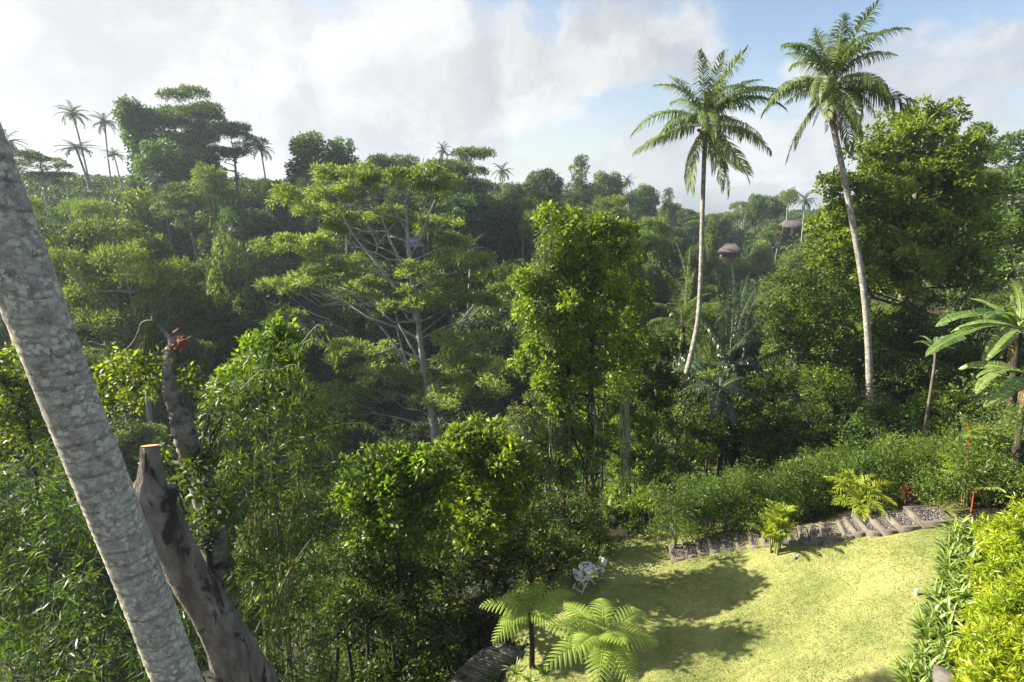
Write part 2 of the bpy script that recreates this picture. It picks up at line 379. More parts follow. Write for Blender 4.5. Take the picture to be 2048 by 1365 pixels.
# ---------------------------------------------------------------- plant generators
def frond_mesh(name, mats, rng, L=4.5, a0=40, bend=70, n=46, ll=.75, lw=.045, hang=.55, twist=0, rag=.0, bare=.14, r=.03, seg=3, tl=(.3, .9), vshape=.35, side_bend=0):
    mb = MB(); k = 16; s = np.linspace(0, 1, k)
    ang = R(a0) - R(bend) * s ** 1.25; az = R(side_bend) * s ** 2
    dx = np.stack([np.cos(ang) * np.cos(az), np.cos(ang) * np.sin(az), np.sin(ang)], 1); pts = np.zeros((k, 3)); pts[1:] = np.cumsum((dx[1:] + dx[:-1]) / 2 * L / (k - 1), 0)
    mb.tube(pts, r * (1.05 - s) + .004, 4, .5, cap=False, mi=1)
    for side in (-1, 1):
        q = np.linspace(bare, .995, n) + rng.normal(size=n) * .3 / n; q = np.clip(q, 0, 1)
        keep = rng.random(n) > rag; q = q[keep]; m = len(q)
        b = np.stack([np.interp(q, s, pts[:, i]) for i in range(3)], 1); t = nrm(np.stack([np.interp(q, s, dx[:, i]) for i in range(3)], 1))
        sv = np.cross(t, np.array((0, 0, 1.0))); sv = nrm(sv) * side; up = np.cross(sv * side, t)
        spread = np.interp(q, [0, .2, .8, 1], [1.25, 1.15, .75, .25])[:, None]
        d1 = nrm(t * np.cos(spread) + sv * np.sin(spread) + up * vshape + rng.normal(size=(m, 3)) * .07)
        d2 = nrm(d1 + np.array((0, 0, -1.0)) * (hang * (1.5 + rng.random((m, 1)))))
        d3 = nrm(d2 + np.array((0, 0, -1.0)) * hang * 1.6)
        ln = ll * np.interp(q, [0, .12, .35, .7, 1], [.45, .75, 1, .85, .38])[:, None] * rng.uniform(.85, 1.1, (m, 1))
        wv = nrm(np.cross(d1, sv * 0 + up)) ; wv = nrm(t - (t * d1).sum(1, keepdims=True) * d1)
        p1 = b + d1 * ln * .38; p2 = p1 + d2 * ln * .34; p3 = p2 + d3 * ln * .30
        w0 = wv * lw * .35; w1 = wv * lw * .5; w2 = wv * lw * .42
        ti = np.repeat(rng.uniform(*tl, m), 7)
        v = np.stack([b - w0, b + w0, p1 + w1, p1 - w1, p2 + w2, p2 - w2, p3], 1).reshape(-1, 3); i0 = np.arange(m)[:, None] * 7
        mb.add(v, np.concatenate([i0 + np.array([[0, 1, 2, 3]]), i0 + np.array([[3, 2, 4, 5]])]), ti, 0)
        mb.add(np.stack([p2 - w2, p2 + w2, p3], 1).reshape(-1, 3), np.arange(m * 3).reshape(-1, 3), np.repeat(ti[::7], 3), 0)
    return mb if name is None else mb.mesh(name, mats)

def arc(a, b, sag=0.0, n=6, wob=0.0, rng=None, up=Vector((0, 0, 1))):
    a = Vector(a); b = Vector(b); out = []
    for i in range(n + 1):
        s = i / n; p = a.lerp(b, s) + up * sag * 4 * s * (1 - s)
        if wob and 0 < i < n: p = p + Vector(rng.normal(size=3)) * wob
        out.append(p)
    return out
def smooth(pts, rad, n=5):
    pts = np.array([tuple(p) for p in pts], float); x = np.arange(len(pts)); rad = np.array(rad, float)
    q = np.linspace(0, len(pts) - 1, (len(pts) - 1) * n + 1)
    m = np.gradient(pts, axis=0); i = np.clip(q.astype(int), 0, len(pts) - 2); t = (q - i)[:, None]
    h = (2 * t ** 3 - 3 * t ** 2 + 1) * pts[i] + (t ** 3 - 2 * t ** 2 + t) * m[i] + (-2 * t ** 3 + 3 * t ** 2) * pts[i + 1] + (t ** 3 - t ** 2) * m[i + 1]
    return h, np.interp(q, x, rad)

def limbs(mb, rng, path, rad, clumps, r0=.06, each=None, sides=5, arch=.1):
    path = np.array([tuple(p) for p in path]); rad = np.array(rad)
    for (c, r) in clumps:
        c = np.array(tuple(c)); d = path - c; dist = np.linalg.norm(d, axis=1) + np.maximum(0, path[:, 2] - c[2] + .3 * np.linalg.norm(d[:, :2], axis=1)) * 2.5
        i = int(np.argmin(dist)); a = path[i]; ln = np.linalg.norm(c - a)
        if ln < .25: continue
        pts = arc(a, c, -arch * ln * rng.uniform(.2, 1.3), 5, ln * .035, rng)
        ra = min(rad[i] * .75, r0 * (0.5 + ln * .22)); m = each() if each else mb
        m.tube(pts, np.linspace(ra, ra * .3, len(pts)), sides, .5, cap=False)
        for _ in range(3):                                            # twigs
            e = c + rng.normal(size=3) * np.broadcast_to(r, 3) * .6; s_ = Vector(pts[3])
            m.tube(arc(s_, e, 0, 3, ln * .03, rng), np.linspace(ra * .4, ra * .1, 4), 4, .5, cap=False)

def rand_clumps(rng, R_, H_, zc, n, r, flat=1.0, top=False, sep=.75):
    out = []; k = 0
    while len(out) < n and k < n * 60:
        k += 1; q = nrm(rng.normal(size=3))
        if top and q[2] < -.25: continue
        f = rng.uniform(.55, 1) ; p = np.array((q[0] * R_ * f, q[1] * R_ * f, zc + q[2] * H_ * f)); rr = rng.uniform(*r)
        if all(np.linalg.norm((p - o) * (1, 1, 1 / flat)) > sep * (rr + q_[0]) for o, q_ in out): out.append((p, (rr, rr, rr * flat * rng.uniform(.8, 1.1))))
    return out

PROTO = {}
def proto(name, crown_mb, trunk_mb, leaf, bark, H, Rr, extra=None):
    PROTO[name] = dict(c=crown_mb.mesh('crown', leaf), t=trunk_mb.mesh('trunk', bark, smooth=True), H=H, R=Rr)

def make_protos():
    for i in range(3):                                                # broad round forest tree
        rng = np.random.default_rng(10 + i); c = rand_clumps(rng, 4.0, 3.6, 8.2, 30, (1.0, 1.7), .75)
        mb = MB(); foliage(mb, rng, c, 6.5, 4, .46, .24, .3, .2, .5, -.45, .2, lump=.05); tb = MB(); path, rad = smooth([(0, 0, -2), (.2, .1, 3), (-.2, .3, 6), (.2, 0, 9.5)], [.34, .28, .2, .08])
        tb.tube(path, rad, 7); limbs(tb, rng, path, rad, c, .1); proto('round%d' % i, mb, tb, M['far'], M['bark_mid'], 12.2, 4.8)
    for i in (3, 4):                                                  # the same, finer, for the near valley
        rng = np.random.default_rng(10 + i); c = rand_clumps(rng, 4.0, 3.8, 7.4, 40, (.8, 1.5), .75)
        mb = MB(); foliage(mb, rng, c, 17, 5, .27, .13, .22, .2, .5, -.5, .12, lump=.05); tb = MB(); path, rad = smooth([(0, 0, -2), (.2, .1, 3), (-.2, .3, 6), (.2, 0, 9.5)], [.34, .28, .2, .08])
        tb.tube(path, rad, 7); limbs(tb, rng, path, rad, c, .1); proto('round%d' % i, mb, tb, M['far'], M['bark_mid'], 11.6, 4.8)
    for i in range(4):                                                # flat-layered tree, coarse and fine
        rng = np.random.default_rng(20 + i); c = []
        for k in range(22):
            a = k * 2.4 + i; z = 7 + 6.2 * rng.random(); rr = (1.2 + 3.6 * rng.random()) * (1.15 - abs(z - 10) * .08); s_ = rng.uniform(1.2, 2.1)
            c.append((np.array((math.cos(a) * rr, math.sin(a) * rr, z)), (s_, s_, .42)))
        mb = MB(); foliage(mb, rng, c, *((9, 5, .40, .15) if i < 2 else (24, 5, .24, .085)), .25, .1, .9, -.25, .1, tl=(.1, 1), flat=.3); tb = MB(); path, rad = smooth([(0, 0, -2), (.3, .1, 4), (-.1, .3, 8), (.2, 0, 12)], [.3, .24, .16, .06])
        tb.tube(path, rad, 7); limbs(tb, rng, path, rad, c, .1); proto('layer%d' % i, mb, tb, M['farlit'], M['bark_pale'], 13.4, 5)
    for i in range(2):                                                # vine-draped column
        rng = np.random.default_rng(30 + i); c = []
        for k in range(34):
            z = .6 + 10.2 * rng.random(); a = k * 2.4; rr = (1.55 - .5 * abs(z - 8) / 8) * rng.uniform(.5, 1.15); s_ = rng.uniform(.8, 1.25)
            c.append((np.array((math.cos(a) * rr, math.sin(a) * rr, z)), (s_, s_, s_ * 1.25)))
        mb = MB(); foliage(mb, rng, c, 9, 4, .42, .22, .25, .8, .3, -.9, .15); tb = MB(); path, rad = smooth([(0, 0, -2), (.2, .1, 4), (0, .2, 9)], [.3, .25, .12])
        tb.tube(path, rad, 6); proto('column%d' % i, mb, tb, M['far'], M['bark_dark'], 12, 2.8)
    for i in range(2):                                                # mound of climbers over a small tree
        rng = np.random.default_rng(40 + i); c = rand_clumps(rng, 3.0, 3.0, 1.8, 26, (.8, 1.4), .8, True); c.append((np.array((0, 0, 1.6)), (2.2, 2.2, 2.0)))
        mb = MB(); foliage(mb, rng, c, 8, 4, .36, .2, .22, .6, .4, -.4, .1); tb = MB(); tb.tube([(0, 0, -2), (0, 0, 3.5)], [.2, .08], 6)
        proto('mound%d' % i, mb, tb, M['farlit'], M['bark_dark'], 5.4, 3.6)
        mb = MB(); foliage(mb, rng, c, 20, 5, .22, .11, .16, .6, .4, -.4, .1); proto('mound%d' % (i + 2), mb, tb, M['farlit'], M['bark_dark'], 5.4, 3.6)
    for i in range(3):                                                # coconut palm far off
        rng = np.random.default_rng(50 + i); mb = MB(); nf = 20
        lean = (rng.normal() * 1.2, rng.normal() * 1.2); top = np.array((lean[0], lean[1], 15.0))
        for k in range(nf):
            e = 72 - 105 * (k / nf) ** .9 + rng.normal() * 6; fm = frond_mesh(None, None, rng, 3.3 * rng.uniform(.85, 1.1), e, 62 + rng.normal() * 10, 24, .8, .085, .4, seg=2, r=.05)
            a = k * 2.4 + rng.normal() * .2; rot = np.array(Matrix.Rotation(a, 3, 'Z'))
            base = 0; V = np.concatenate(fm.v) @ rot.T + top; T = np.concatenate(fm.t)
            off = mb.n; mb.v.append(V.astype(np.float32)); mb.t.append(T); mb.n += len(V)
            for f, mi in zip(fm.f, fm.mi): mb.f.append(f + off); mb.mi.append(mi)
        tb = MB(); path, rad = smooth([(0, 0, -3), (lean[0] * .1, lean[1] * .1, 4), (lean[0] * .55, lean[1] * .5, 10), top - np.array((0, 0, .2))], [.26, .2, .17, .15])
        tb.tube(path, rad, 7)
        PROTO['palm%d' % i] = dict(c=mb.mesh('crown', [M['farpalm'], M['fibre']]), t=tb.mesh('trunk', M['bark_pale'], smooth=True), H=16.6, R=3.4)
    rng = np.random.default_rng(60)                                   # tall slender tree with storeys of foliage
    c = [(np.array((math.cos(k * 2.4) * q, math.sin(k * 2.4) * q, 6 + 9 * k / 20)), (s_, s_, s_ * .6)) for k, (q, s_) in enumerate(zip(rng.uniform(.2, 1.7, 20), rng.uniform(.8, 1.3, 20)))]
    mb = MB(); foliage(mb, rng, c, 8, 4, .38, .2, .25, .1, .6, -.4, .15); tb = MB(); path, rad = smooth([(0, 0, -2), (.2, .1, 5), (0, .2, 14.5)], [.28, .22, .06])
    tb.tube(path, rad, 7); limbs(tb, rng, path, rad, c, .08); proto('slender0', mb, tb, M['far'], M['bark_pale'], 16, 2.9)
    rng = np.random.default_rng(61)                                   # bare pole with a small round head
    c = rand_clumps(rng, 2.3, 1.3, 10.4, 13, (.8, 1.2), .7)
    mb = MB(); foliage(mb, rng, c, 8, 4, .34, .18, .25, .1, .6, -.4, .15); tb = MB(); path, rad = smooth([(0, 0, -2), (.3, 0, 4), (-.1, .1, 8), (0, .2, 10.5)], [.26, .2, .15, .06])
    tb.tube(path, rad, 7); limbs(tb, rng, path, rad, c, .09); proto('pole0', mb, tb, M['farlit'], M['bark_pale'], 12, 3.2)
make_protos()

NAMES = dict(round='forest_tree', layer='layered_tree', column='climber_covered_tree', mound='vine_mound', palm='coconut_palm', slender='slender_tree', pole='pole_tree')
CATS = dict(round='tree', layer='tree', column='tree', mound='bush', palm='palm tree', slender='tree', pole='tree')
def plant(kind, x, y, z, sc, label, group=None, rz=None, rng=random, mat=None, tilt=0, scz=None, sub=0.0):
    base = kind.rstrip('0123456789'); pr = PROTO[kind]
    t = thing(NAMES[base], label, CATS[base], (x, y, z - sub), rng.uniform(0, 6.28) if rz is None else rz, group)
    t.rotation_euler[0] = tilt; t.scale = (sc, sc, scz or sc)
    c = put('crown', pr['c'], t); put('trunk', pr['t'], t)
    if mat:
        key = pr['c'].name + mat
        if key not in bpy.data.meshes:
            me = pr['c'].copy(); me.name = key; me.materials[0] = M[mat]; bpy.data.meshes[me.name].name = key
        c.data = bpy.data.meshes[key]
    return t

# ---------------------------------------------------------------- ground
def spaced(a, b, n, mid, k): 
    s = np.linspace(-1, 1, n); q = np.sinh(s * k) / np.sinh(k); return np.where(q < 0, mid + q * (mid - a), mid + q * (b - mid))
LAWN = [PT(u, v) for u, v in [(1262, 1077), (1150, 1112), (1075, 1150), (1020, 1190), (985, 1225), (1000, 1262), (1050, 1300), (1005, 1365), (940, 1480), (1500, 1560), (1775, 1480), (1800, 1365), (1838, 1262), (1868, 1180),
                               (1895, 1100), (1912, 1040), (1962, 985), (1900, 992), (1840, 1016), (1740, 1036), (1600, 1052), (1480, 1047), (1400, 1050), (1330, 1058)]]
LP = np.array([(p.x, p.y) for p in LAWN])
def inpoly(x, y, poly=LP):
    c = np.zeros(np.shape(x), bool); n = len(poly)
    for i in range(n):
        x1, y1 = poly[i]; x2, y2 = poly[i - 1]
        k = ((y1 > y) != (y2 > y)) & (x < (x2 - x1) * (y - y1) / (y2 - y1 + 1e-12) + x1); c ^= k
    return c
def edge_dist(x, y, poly=LP):
    d = np.full(np.shape(x), 1e9); n = len(poly)
    for i in range(n):
        a = poly[i - 1]; e = poly[i] - a; t = np.clip(((x - a[0]) * e[0] + (y - a[1]) * e[1]) / (e @ e), 0, 1); d = np.minimum(d, np.hypot(x - a[0] - t * e[0], y - a[1] - t * e[1]))
    return d
def build_terrain():
    xs = spaced(-900, 900, 230, 5, 5.2); ys = spaced(-600, 1100, 230, 14, 5.2)
    X, Y = np.meshgrid(xs, ys); Z = GA(X, Y)
    rg = np.random.default_rng(3)
    Z = Z + .10 * np.sin(X * 1.9 + np.sin(Y * 1.3) * 2) * np.sin(Y * 1.7 + X * .4) * np.clip((np.hypot(X - 7, Y - 14) - 9) / 10, 0, 1)
    Z = Z - .30 * inpoly(X, Y) * np.clip((edge_dist(X, Y) - .35) / .5, 0, 1)
    n0, n1 = len(ys), len(xs); i = np.arange(n0 - 1)[:, None] * n1 + np.arange(n1 - 1)[None]
    mb = MB(); mb.add(np.stack([X, Y, Z], -1).reshape(-1, 3), np.stack([i, i + 1, i + n1 + 1, i + n1], -1).reshape(-1, 4))
    soil = rough_mat('forest_soil', [(.010, .008, .006), (.022, .017, .012), (.04, .03, .02)], .8, bump=.7, bdist=.05, patch=((.018, .025, .010), .35, .45, .62))
    o = mb.obj('ground', soil, smooth=True); tag(o, kind='structure')
build_terrain()

def lawn_bump(x, y):
    a = np.array((5.7, 18.3)); e = np.array((8.6, -2.3)); t = np.clip(((x - a[0]) * e[0] + (y - a[1]) * e[1]) / (e @ e), 0, 1); ds = np.hypot(x - a[0] - t * e[0], y - a[1] - t * e[1])
    return _bump(x, y) * np.clip(edge_dist(x, y) / 1.6, 0, 1) * np.clip((ds - 1.2) / 2.2, 0, 1) + .02
def _bump(x, y):
    return .12 * np.sin((y - x * .62) * 2.0 + .6 * np.sin(x * .8 + y * .5)) * np.clip((x - 1) / 4, 0, 1) + .04 * np.sin(x * 1.1 + y * .8 + 1) * np.sin(y * 1.35 - x * .5) + .022 * np.sin(x * 3.1 + 2 * np.sin(y * 2.1)) * np.sin(y * 3.7 + x) + .03
def build_lawn():
    x0, y0 = LP.min(0); x1, y1 = LP.max(0); st = .14
    xs = np.arange(x0, x1, st); ys = np.arange(y0, y1, st); X, Y = np.meshgrid(xs, ys); Z = GA(X, Y) + lawn_bump(X, Y)
    n1 = len(xs); i = np.arange(len(ys) - 1)[:, None] * n1 + np.arange(n1 - 1)[None]; q = np.stack([i, i + 1, i + n1 + 1, i + n1], -1).reshape(-1, 4)
    cx = X.ravel()[q].mean(1); cy = Y.ravel()[q].mean(1); q = q[inpoly(cx + .10 * np.sin(cy * 7.1 + np.sin(cx * 9)), cy + .10 * np.sin(cx * 8.3 + np.sin(cy * 11)))]
    u, inv = np.unique(q, return_inverse=True); V = np.stack([X, Y, Z], -1).reshape(-1, 3)[u]
    mb = MB(); mb.add(V, inv.reshape(-1, 4))
    m = bpy.data.materials.new('lawn_turf'); m.use_nodes = True; N = NT(m.node_tree); tc = N.n('ShaderNodeTexCoord'); v = tc.outputs['Object']
    n1_ = N.noise(v, .7, 5, .6, .6); n2_ = N.noise(v, 5, 5, .7, .3); n3_ = N.noise(v, 34, 4, .7)
    f = N.math('ADD', N.math('MULTIPLY', n1_, .5), N.math('ADD', N.math('MULTIPLY', n2_, .32), N.math('MULTIPLY', n3_, .3)))
    col = N.ramp(f, [(.40, (.09, .12, .03)), (.48, (.16, .185, .055)), (.55, (.225, .24, .075)), (.66, (.32, .31, .12))])
    p = N.n('ShaderNodeBsdfPrincipled'); N.l(col, p.inputs['Base Color']); p.inputs['Roughness'].default_value = .9; p.inputs['Specular IOR Level'].default_value = .15
    b = N.n('ShaderNodeBump'); b.inputs['Strength'].default_value = .9; b.inputs['Distance'].default_value = .035
    N.l(N.math('ADD', N.noise(v, 14, 5, .75, .4), N.math('MULTIPLY', N.noise(v, 60, 3, .7), .6)), b.inputs['Height']); N.l(b.outputs[0], p.inputs['Normal'])
    o = N.n('ShaderNodeOutputMaterial'); N.l(p.outputs[0], o.inputs[0])
    ob = mb.obj('lawn', m, smooth=True); tag(ob, kind='structure')
    rng = np.random.default_rng(5); n = 120000; x = rng.uniform(x0 - .3, x1 + .3, n); y = rng.uniform(y0 - .3, y1 + .3, n); k = inpoly(x + rng.normal(size=n) * .09, y + rng.normal(size=n) * .09); x, y = x[k], y[k]
    den = np.sin(x * 1.3 + np.sin(y * .9)) * np.sin(y * 1.1 + x * .3) + rng.normal(size=len(x)) * .6; k = den > -.6; x, y = x[k], y[k]
    z = GA(x, y) + lawn_bump(x, y) - .01; n = len(x); d = rng.normal(size=(n, 3)) * .6; d[:, 2] = .7
    g = MB(); h = .05; gn = np.stack([-(GA(x + h, y) + lawn_bump(x + h, y) - z - .01) / h, -(GA(x, y + h) + lawn_bump(x, y + h) - z - .01) / h, np.ones(n)], 1); d[:, 2] = .25; add_leaves(g, np.stack([x, y, z + .012], 1), d, gn + rng.normal(size=(n, 3)) * .28, rng.uniform(.035, .085, n), rng.uniform(.012, .022, n), np.clip(rng.normal(.55, .25, n), 0, 1))
    tag(g.obj('lawn_grass', M['grass']), 'short yellow-green grass blades covering the sloping lawn', 'grass', kind='stuff')
build_lawn()

# ---------------------------------------------------------------- far vegetation
rgF = random.Random(77); npF = np.random.default_rng(77)
def hero_far(kind, u, vtop, Y, label, sc=None, vbase=None, width=None, mat=None, group=None, rz=None, tilt=0):
    top = PY(u, vtop, Y); g = G(top.x, Y); pr = PROTO[kind]
    z = g; H = top.z - g
    s = H / pr['H'] if sc is None else sc
    sx = s if width is None else (width * Y / F / 2 * 1.02) / pr['R']
    if sc is not None: z = top.z - pr['H'] * sc; s = sc
    t = plant(kind, top.x, Y, z, sx, label, group, rz, rgF, mat, tilt, scz=s)
    return t
SKY = [('palm0', 152, 212, 118, 'tall thin coconut palm on the ridge, leftmost of the pair above the rice field', None, 62),
       ('palm1', 200, 230, 120, 'tall thin coconut palm on the ridge, just right of the tallest left one', None, 52),
       ('palm2', 164, 286, 112, 'shorter coconut palm with a wide drooping crown below the two tall ridge palms', None, 84),
       ('palm0', 232, 300, 114, 'small coconut palm on the ridge against the vine-hung giant tree', None, 50),
       ('palm1', 18, 268, 95, 'coconut palm at the far left edge of the ridge beside the leaning trunk', None, 72),
       ('layer0', 78, 305, 98, 'dark fine-leaved tree at the left end of the ridge, left of the rice field', None, 100),
       ('column0', 272, 200, 106, 'tallest vine-covered tree column at the left of the ridge giants', None, 74),
       ('layer1', 345, 215, 112, 'spreading ridge tree with bare limbs showing under a thin flat crown', None, 150),
       ('layer1', 388, 186, 110, 'giant dark flat-headed tree, the highest crown on the ridge', None, 116), ('column1', 402, 262, 109, 'leafy pillar under the giant ridge crown', None, 58), ('round2', 372, 300, 104, 'dense dark tree at the foot of the ridge giants', None, 110),
       ('layer0', 458, 250, 112, 'wide airy tree reaching right from the ridge giant with bare branches', None, 105),
       ('column1', 316, 265, 98, 'vine-hung tree in front of the ridge giants with sunlit left side', None, 90),
       ('palm2', 526, 284, 108, 'ragged coconut palm on the skyline between the giant and the twin domes', None, 58),
       ('column0', 612, 266, 108, 'vine-covered dome on the skyline, left of the twin rounded trees', None, 82),
       ('column1', 682, 266, 110, 'rounded vine-covered dome on the skyline, right one of the twins', None, 84),
       ('round1', 755, 308, 118, 'small round dark crown on the skyline right of the twin domes', None, 60),
       ('round2', 806, 311, 122, 'low wide dark crown on the skyline above the flat-topped pale tree', None, 78),
       ('palm0', 881, 287, 118, 'single young palm poking above the skyline over the flat-topped pale tree', None, 34),
       ('layer1', 925, 303, 100, 'broad umbrella-crowned tree on the skyline right of the single young palm', None, 128),
       ('palm1', 1006, 330, 124, 'small coconut palm on the skyline right of the broad umbrella crown', None, 46),
       ('slender0', 1162, 303, 150, 'tall slender tree standing alone above the middle of the ridge', None, 52),
       ('round1', 1085, 338, 140, 'round bushy crown on the middle of the ridge left of the lone slender tree', None, 74),
       ('palm2', 1108, 350, 138, 'pale coconut palm just left below the lone slender ridge tree', None, 46),
       ('round2', 1215, 345, 165, 'round crown just right of the lone slender ridge tree', None, 66),
       ('palm0', 1250, 352, 170, 'palm tuft on the descending skyline right of the lone slender tree', None, 34),
       ('round0', 1290, 366, 185, 'dark crown on the descending skyline left of the nearer coconut palm', None, 60),
       ('slender0', 1338, 372, 200, 'thin treetop on the descending skyline behind the left coconut palm fronds', None, 30),
       ('layer0', 1488, 405, 210, 'hazy flat crown at the lowest dip of the valley skyline', None, 50),
       ('round2', 1545, 392, 190, 'hazy round crown on the right side of the valley notch', None, 56),
       ('pole0', 1580, 380, 165, 'pale-stemmed tree with a round head above the upper brown-roofed house', None, 40),
       ('round1', 1515, 388, 175, 'bushy crown left of the pale-stemmed tree over the valley notch', None, 40),
       ('palm1', 1615, 388, 150, 'coconut palm beside the upper brown-roofed house', None, 46),
       ('pole0', 415, 333, 82, 'lone bare-stemmed tree with a small round crown on the far slope', None, 76),
       ('column1', 272, 360, 76, 'tall yellow-green vine tower on the shaded far slope', None, 78),
       ('column0', 290, 470, 66, 'lower yellow-green vine tower hanging over the left slope', None, 90),
       ('mound0', 462, 468, 70, 'sunlit mound of climbers at the foot of the lone bare-stemmed tree', None, 110),
       ('layer2', 105, 405, 56, 'flat-layered feathery tree highest on the left middle slope', None, 190),
       ('layer3', 170, 448, 50, 'flat-layered feathery tree second step down on the left slope', None, 250),
       ('layer2', 245, 500, 46, 'wide flat-layered feathery tree lowest on the left slope', None, 240),
       ('mound3', 300, 515, 50, 'dark green vine mound right of the lowest layered tree', None, 150),
       ('layer1', 1226, 400, 110, 'wide yellow-green umbrella tree on the slope behind the vine tree', None, 92),
       ('layer0', 1092, 388, 95, 'umbrella tree high on the slope above the vine-covered tree', None, 100),
       ('column1', 1325, 415, 100, 'tall vine-hung tree on the slope just left of the left coconut trunk', None, 52),
       ('layer1', 1295, 445, 90, 'feathery layered tree on the slope below the vine-hung tree', None, 80),
       ('mound1', 1450, 521, 141, 'bushy mound hiding the walls of the lower brown-roofed house', None, 50), ('mound0', 1482, 517, 143, 'bushy mound at the right corner of the lower brown-roofed house', None, 40),
       ('round0', 1424, 432, 130, 'sunlit round tree just right of the left coconut trunk', None, 36),
       ]
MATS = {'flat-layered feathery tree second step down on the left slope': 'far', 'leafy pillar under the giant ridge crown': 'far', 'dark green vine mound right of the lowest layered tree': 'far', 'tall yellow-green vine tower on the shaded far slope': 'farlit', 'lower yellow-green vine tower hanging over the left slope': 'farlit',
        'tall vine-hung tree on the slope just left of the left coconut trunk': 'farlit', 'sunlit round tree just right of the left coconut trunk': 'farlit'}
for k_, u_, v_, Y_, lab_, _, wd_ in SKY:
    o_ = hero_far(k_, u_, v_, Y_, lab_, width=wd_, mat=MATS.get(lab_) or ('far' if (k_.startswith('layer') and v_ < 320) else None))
skyl = ([-300, 0, 100, 190, 240, 330, 480, 560, 620, 740, 850, 960, 1050, 1150, 1200, 1260, 1330, 1400, 1450, 1560, 1640, 1700, 1900, 2400],
        [405, 400, 405, 392, 372, 330, 335, 352, 340, 345, 348, 350, 362, 352, 366, 380, 398, 422, 420, 402, 412, 400, 330, 300])
midl = ([-300, 0, 300, 480, 560, 640, 1050, 1090, 1300, 1330, 1400, 1500, 1600, 1700, 2400],
        [590, 600, 640, 660, 770, 850, 930, 850, 700, 600, 560, 560, 560, 600, 520])
placed = []
def region_label(kind, u, v, Y, s):
    base = kind.rstrip('0123456789')
    what = dict(round=('dark round-crowned tree', 'bushy green forest tree', 'mid-green round tree', 'dense leafy tree', 'loose leafy tree')[int(kind[-1]) % 5], layer='feathery flat-crowned tree', column='tree smothered in vines', mound='rounded mound of climbers', palm='coconut palm', slender='slender storeyed tree', pole='small-headed tree')[base]
    size = 'large ' if s > 1.0 else 'small ' if s < .72 else ''
    if Y > 60:
        high = 'high ' if v < 440 else 'halfway up ' if v < 540 else 'low down '
        side = ('on the slope below the tall ridge palms' if u < 150 else 'on the slope under the vine towers' if u < 300 else 'on the slope under the giant ridge tree' if u < 480 else 'below the twin vine domes' if u < 640 else 'behind the left limbs of the flat-topped tree' if u < 800 else
                'behind the right limbs of the flat-topped tree' if u < 960 else 'below the lone slender ridge tree' if u < 1120 else 'above the vine-covered tree' if u < 1260 else 'left of the left coconut trunk' if u < 1405 else
                'right of the left coconut trunk' if u < 1500 else 'near the brown-roofed houses' if u < 1660 else 'on the hill behind the big right tree')
        side = high + side
    else:
        side = ('in the valley behind the leaning trunk' if u < 200 else 'in the valley behind the broken tree' if u < 400 else 'in the valley behind the tall bamboo' if u < 640 else 'in the valley left of the flat-topped tree foot' if u < 850 else 'in the valley right of the flat-topped tree foot' if u < 1080 else
                'in the thicket behind the vine-covered tree' if u < 1380 else 'behind the plume palm' if u < 1560 else 'between plume palm and right coconut trunk' if u < 1730 else 'behind the banana plants')
        side = ('far ' if Y > 42 else 'close ') * 0 + side + (', further back' if Y > 42 else '')
    return size + what + ' ' + side
HOUSES = [(1566, 1606, 444, 466, 165), (1440, 1478, 498, 516, 150)]
def fill(n, Yr, Ur, kinds, lim, gap, group, smin=.55, smax=1.15, keepout=()):
    c = 0; tries = 0
    while c < n and tries < n * 40:
        tries += 1; u = rgF.uniform(*Ur); Y = Yr[0] + (Yr[1] - Yr[0]) * rgF.random() ** .8; x = (u - 1024) / F * Y * 1.0
        z = G(x, Y); uv = UV((x, Y, z)); kind = rgF.choice(kinds); pr = PROTO[kind]; s = rgF.uniform(smin, smax)
        if any((x - a) ** 2 + (Y - b) ** 2 < (gap * (r_ + pr['R'] * s)) ** 2 for a, b, r_ in placed): continue
        vt = np.interp(uv[0], *lim); vtop = UV((x, Y, z + pr['H'] * s))[1]
        if vtop < vt + 4:
            allow = (uv[1] - vt - 4) / max(1, uv[1] - vtop) * s
            if allow < .45: continue
            s = allow
        if any(a < uv[0] < b and c_ < uv[1] < d_ for a, b, c_, d_ in keepout): continue
        hw_ = pr['R'] * s * F / max(uv[2], 1); vt_ = UV((x, Y, z + pr['H'] * s))[1]
        if any(Y < hy and uv[0] + hw_ > h0 and uv[0] - hw_ < h1 and vt_ < hb and uv[1] > ht for h0, h1, ht, hb, hy in HOUSES): continue
        placed.append((x, Y, pr['R'] * s)); uv2 = UV((x, Y, z + pr['H'] * s))
        base = kind.rstrip('0123456789')
        lit = (uv[0] > 1400 and Y > 30) or rgF.random() < .08  # crowns that take the lit leaf colour
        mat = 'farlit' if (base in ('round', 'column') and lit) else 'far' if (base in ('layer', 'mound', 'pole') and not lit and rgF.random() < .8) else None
        lab = region_label(kind, uv[0], uv[1], Y, s); plant(kind, x, Y, z, s, lab, 'forest: ' + lab, None, rgF, mat, sub=.4); c += 1
RK = ['round0', 'round1', 'round2', 'round0', 'round1', 'round2', 'column0', 'column1', 'mound0', 'mound1', 'layer0', 'layer1', 'palm0', 'palm1', 'slender0']
fill(150, (62, 125), (-120, 1250), RK, skyl, .42, 'forest trees on the far slope')
fill(110, (100, 290), (900, 1480), RK + ['palm2', 'palm0'], skyl, .36, 'forest trees on the far slope')
fill(70, (70, 210), (1420, 2150), ['palm0', 'palm1', 'palm2', 'round0', 'round1', 'layer0', 'mound0', 'mound1', 'column1', 'palm1'], skyl, .42, 'trees on the slope around the houses', keepout=[(1545, 1630, 430, 530), (1425, 1495, 490, 585)])
fill(70, (24, 60), (-150, 1090), ['round3', 'round4', 'mound2', 'mound3', 'round3', 'round4', 'mound2'], midl, .5, 'trees down in the valley', .5, .95)
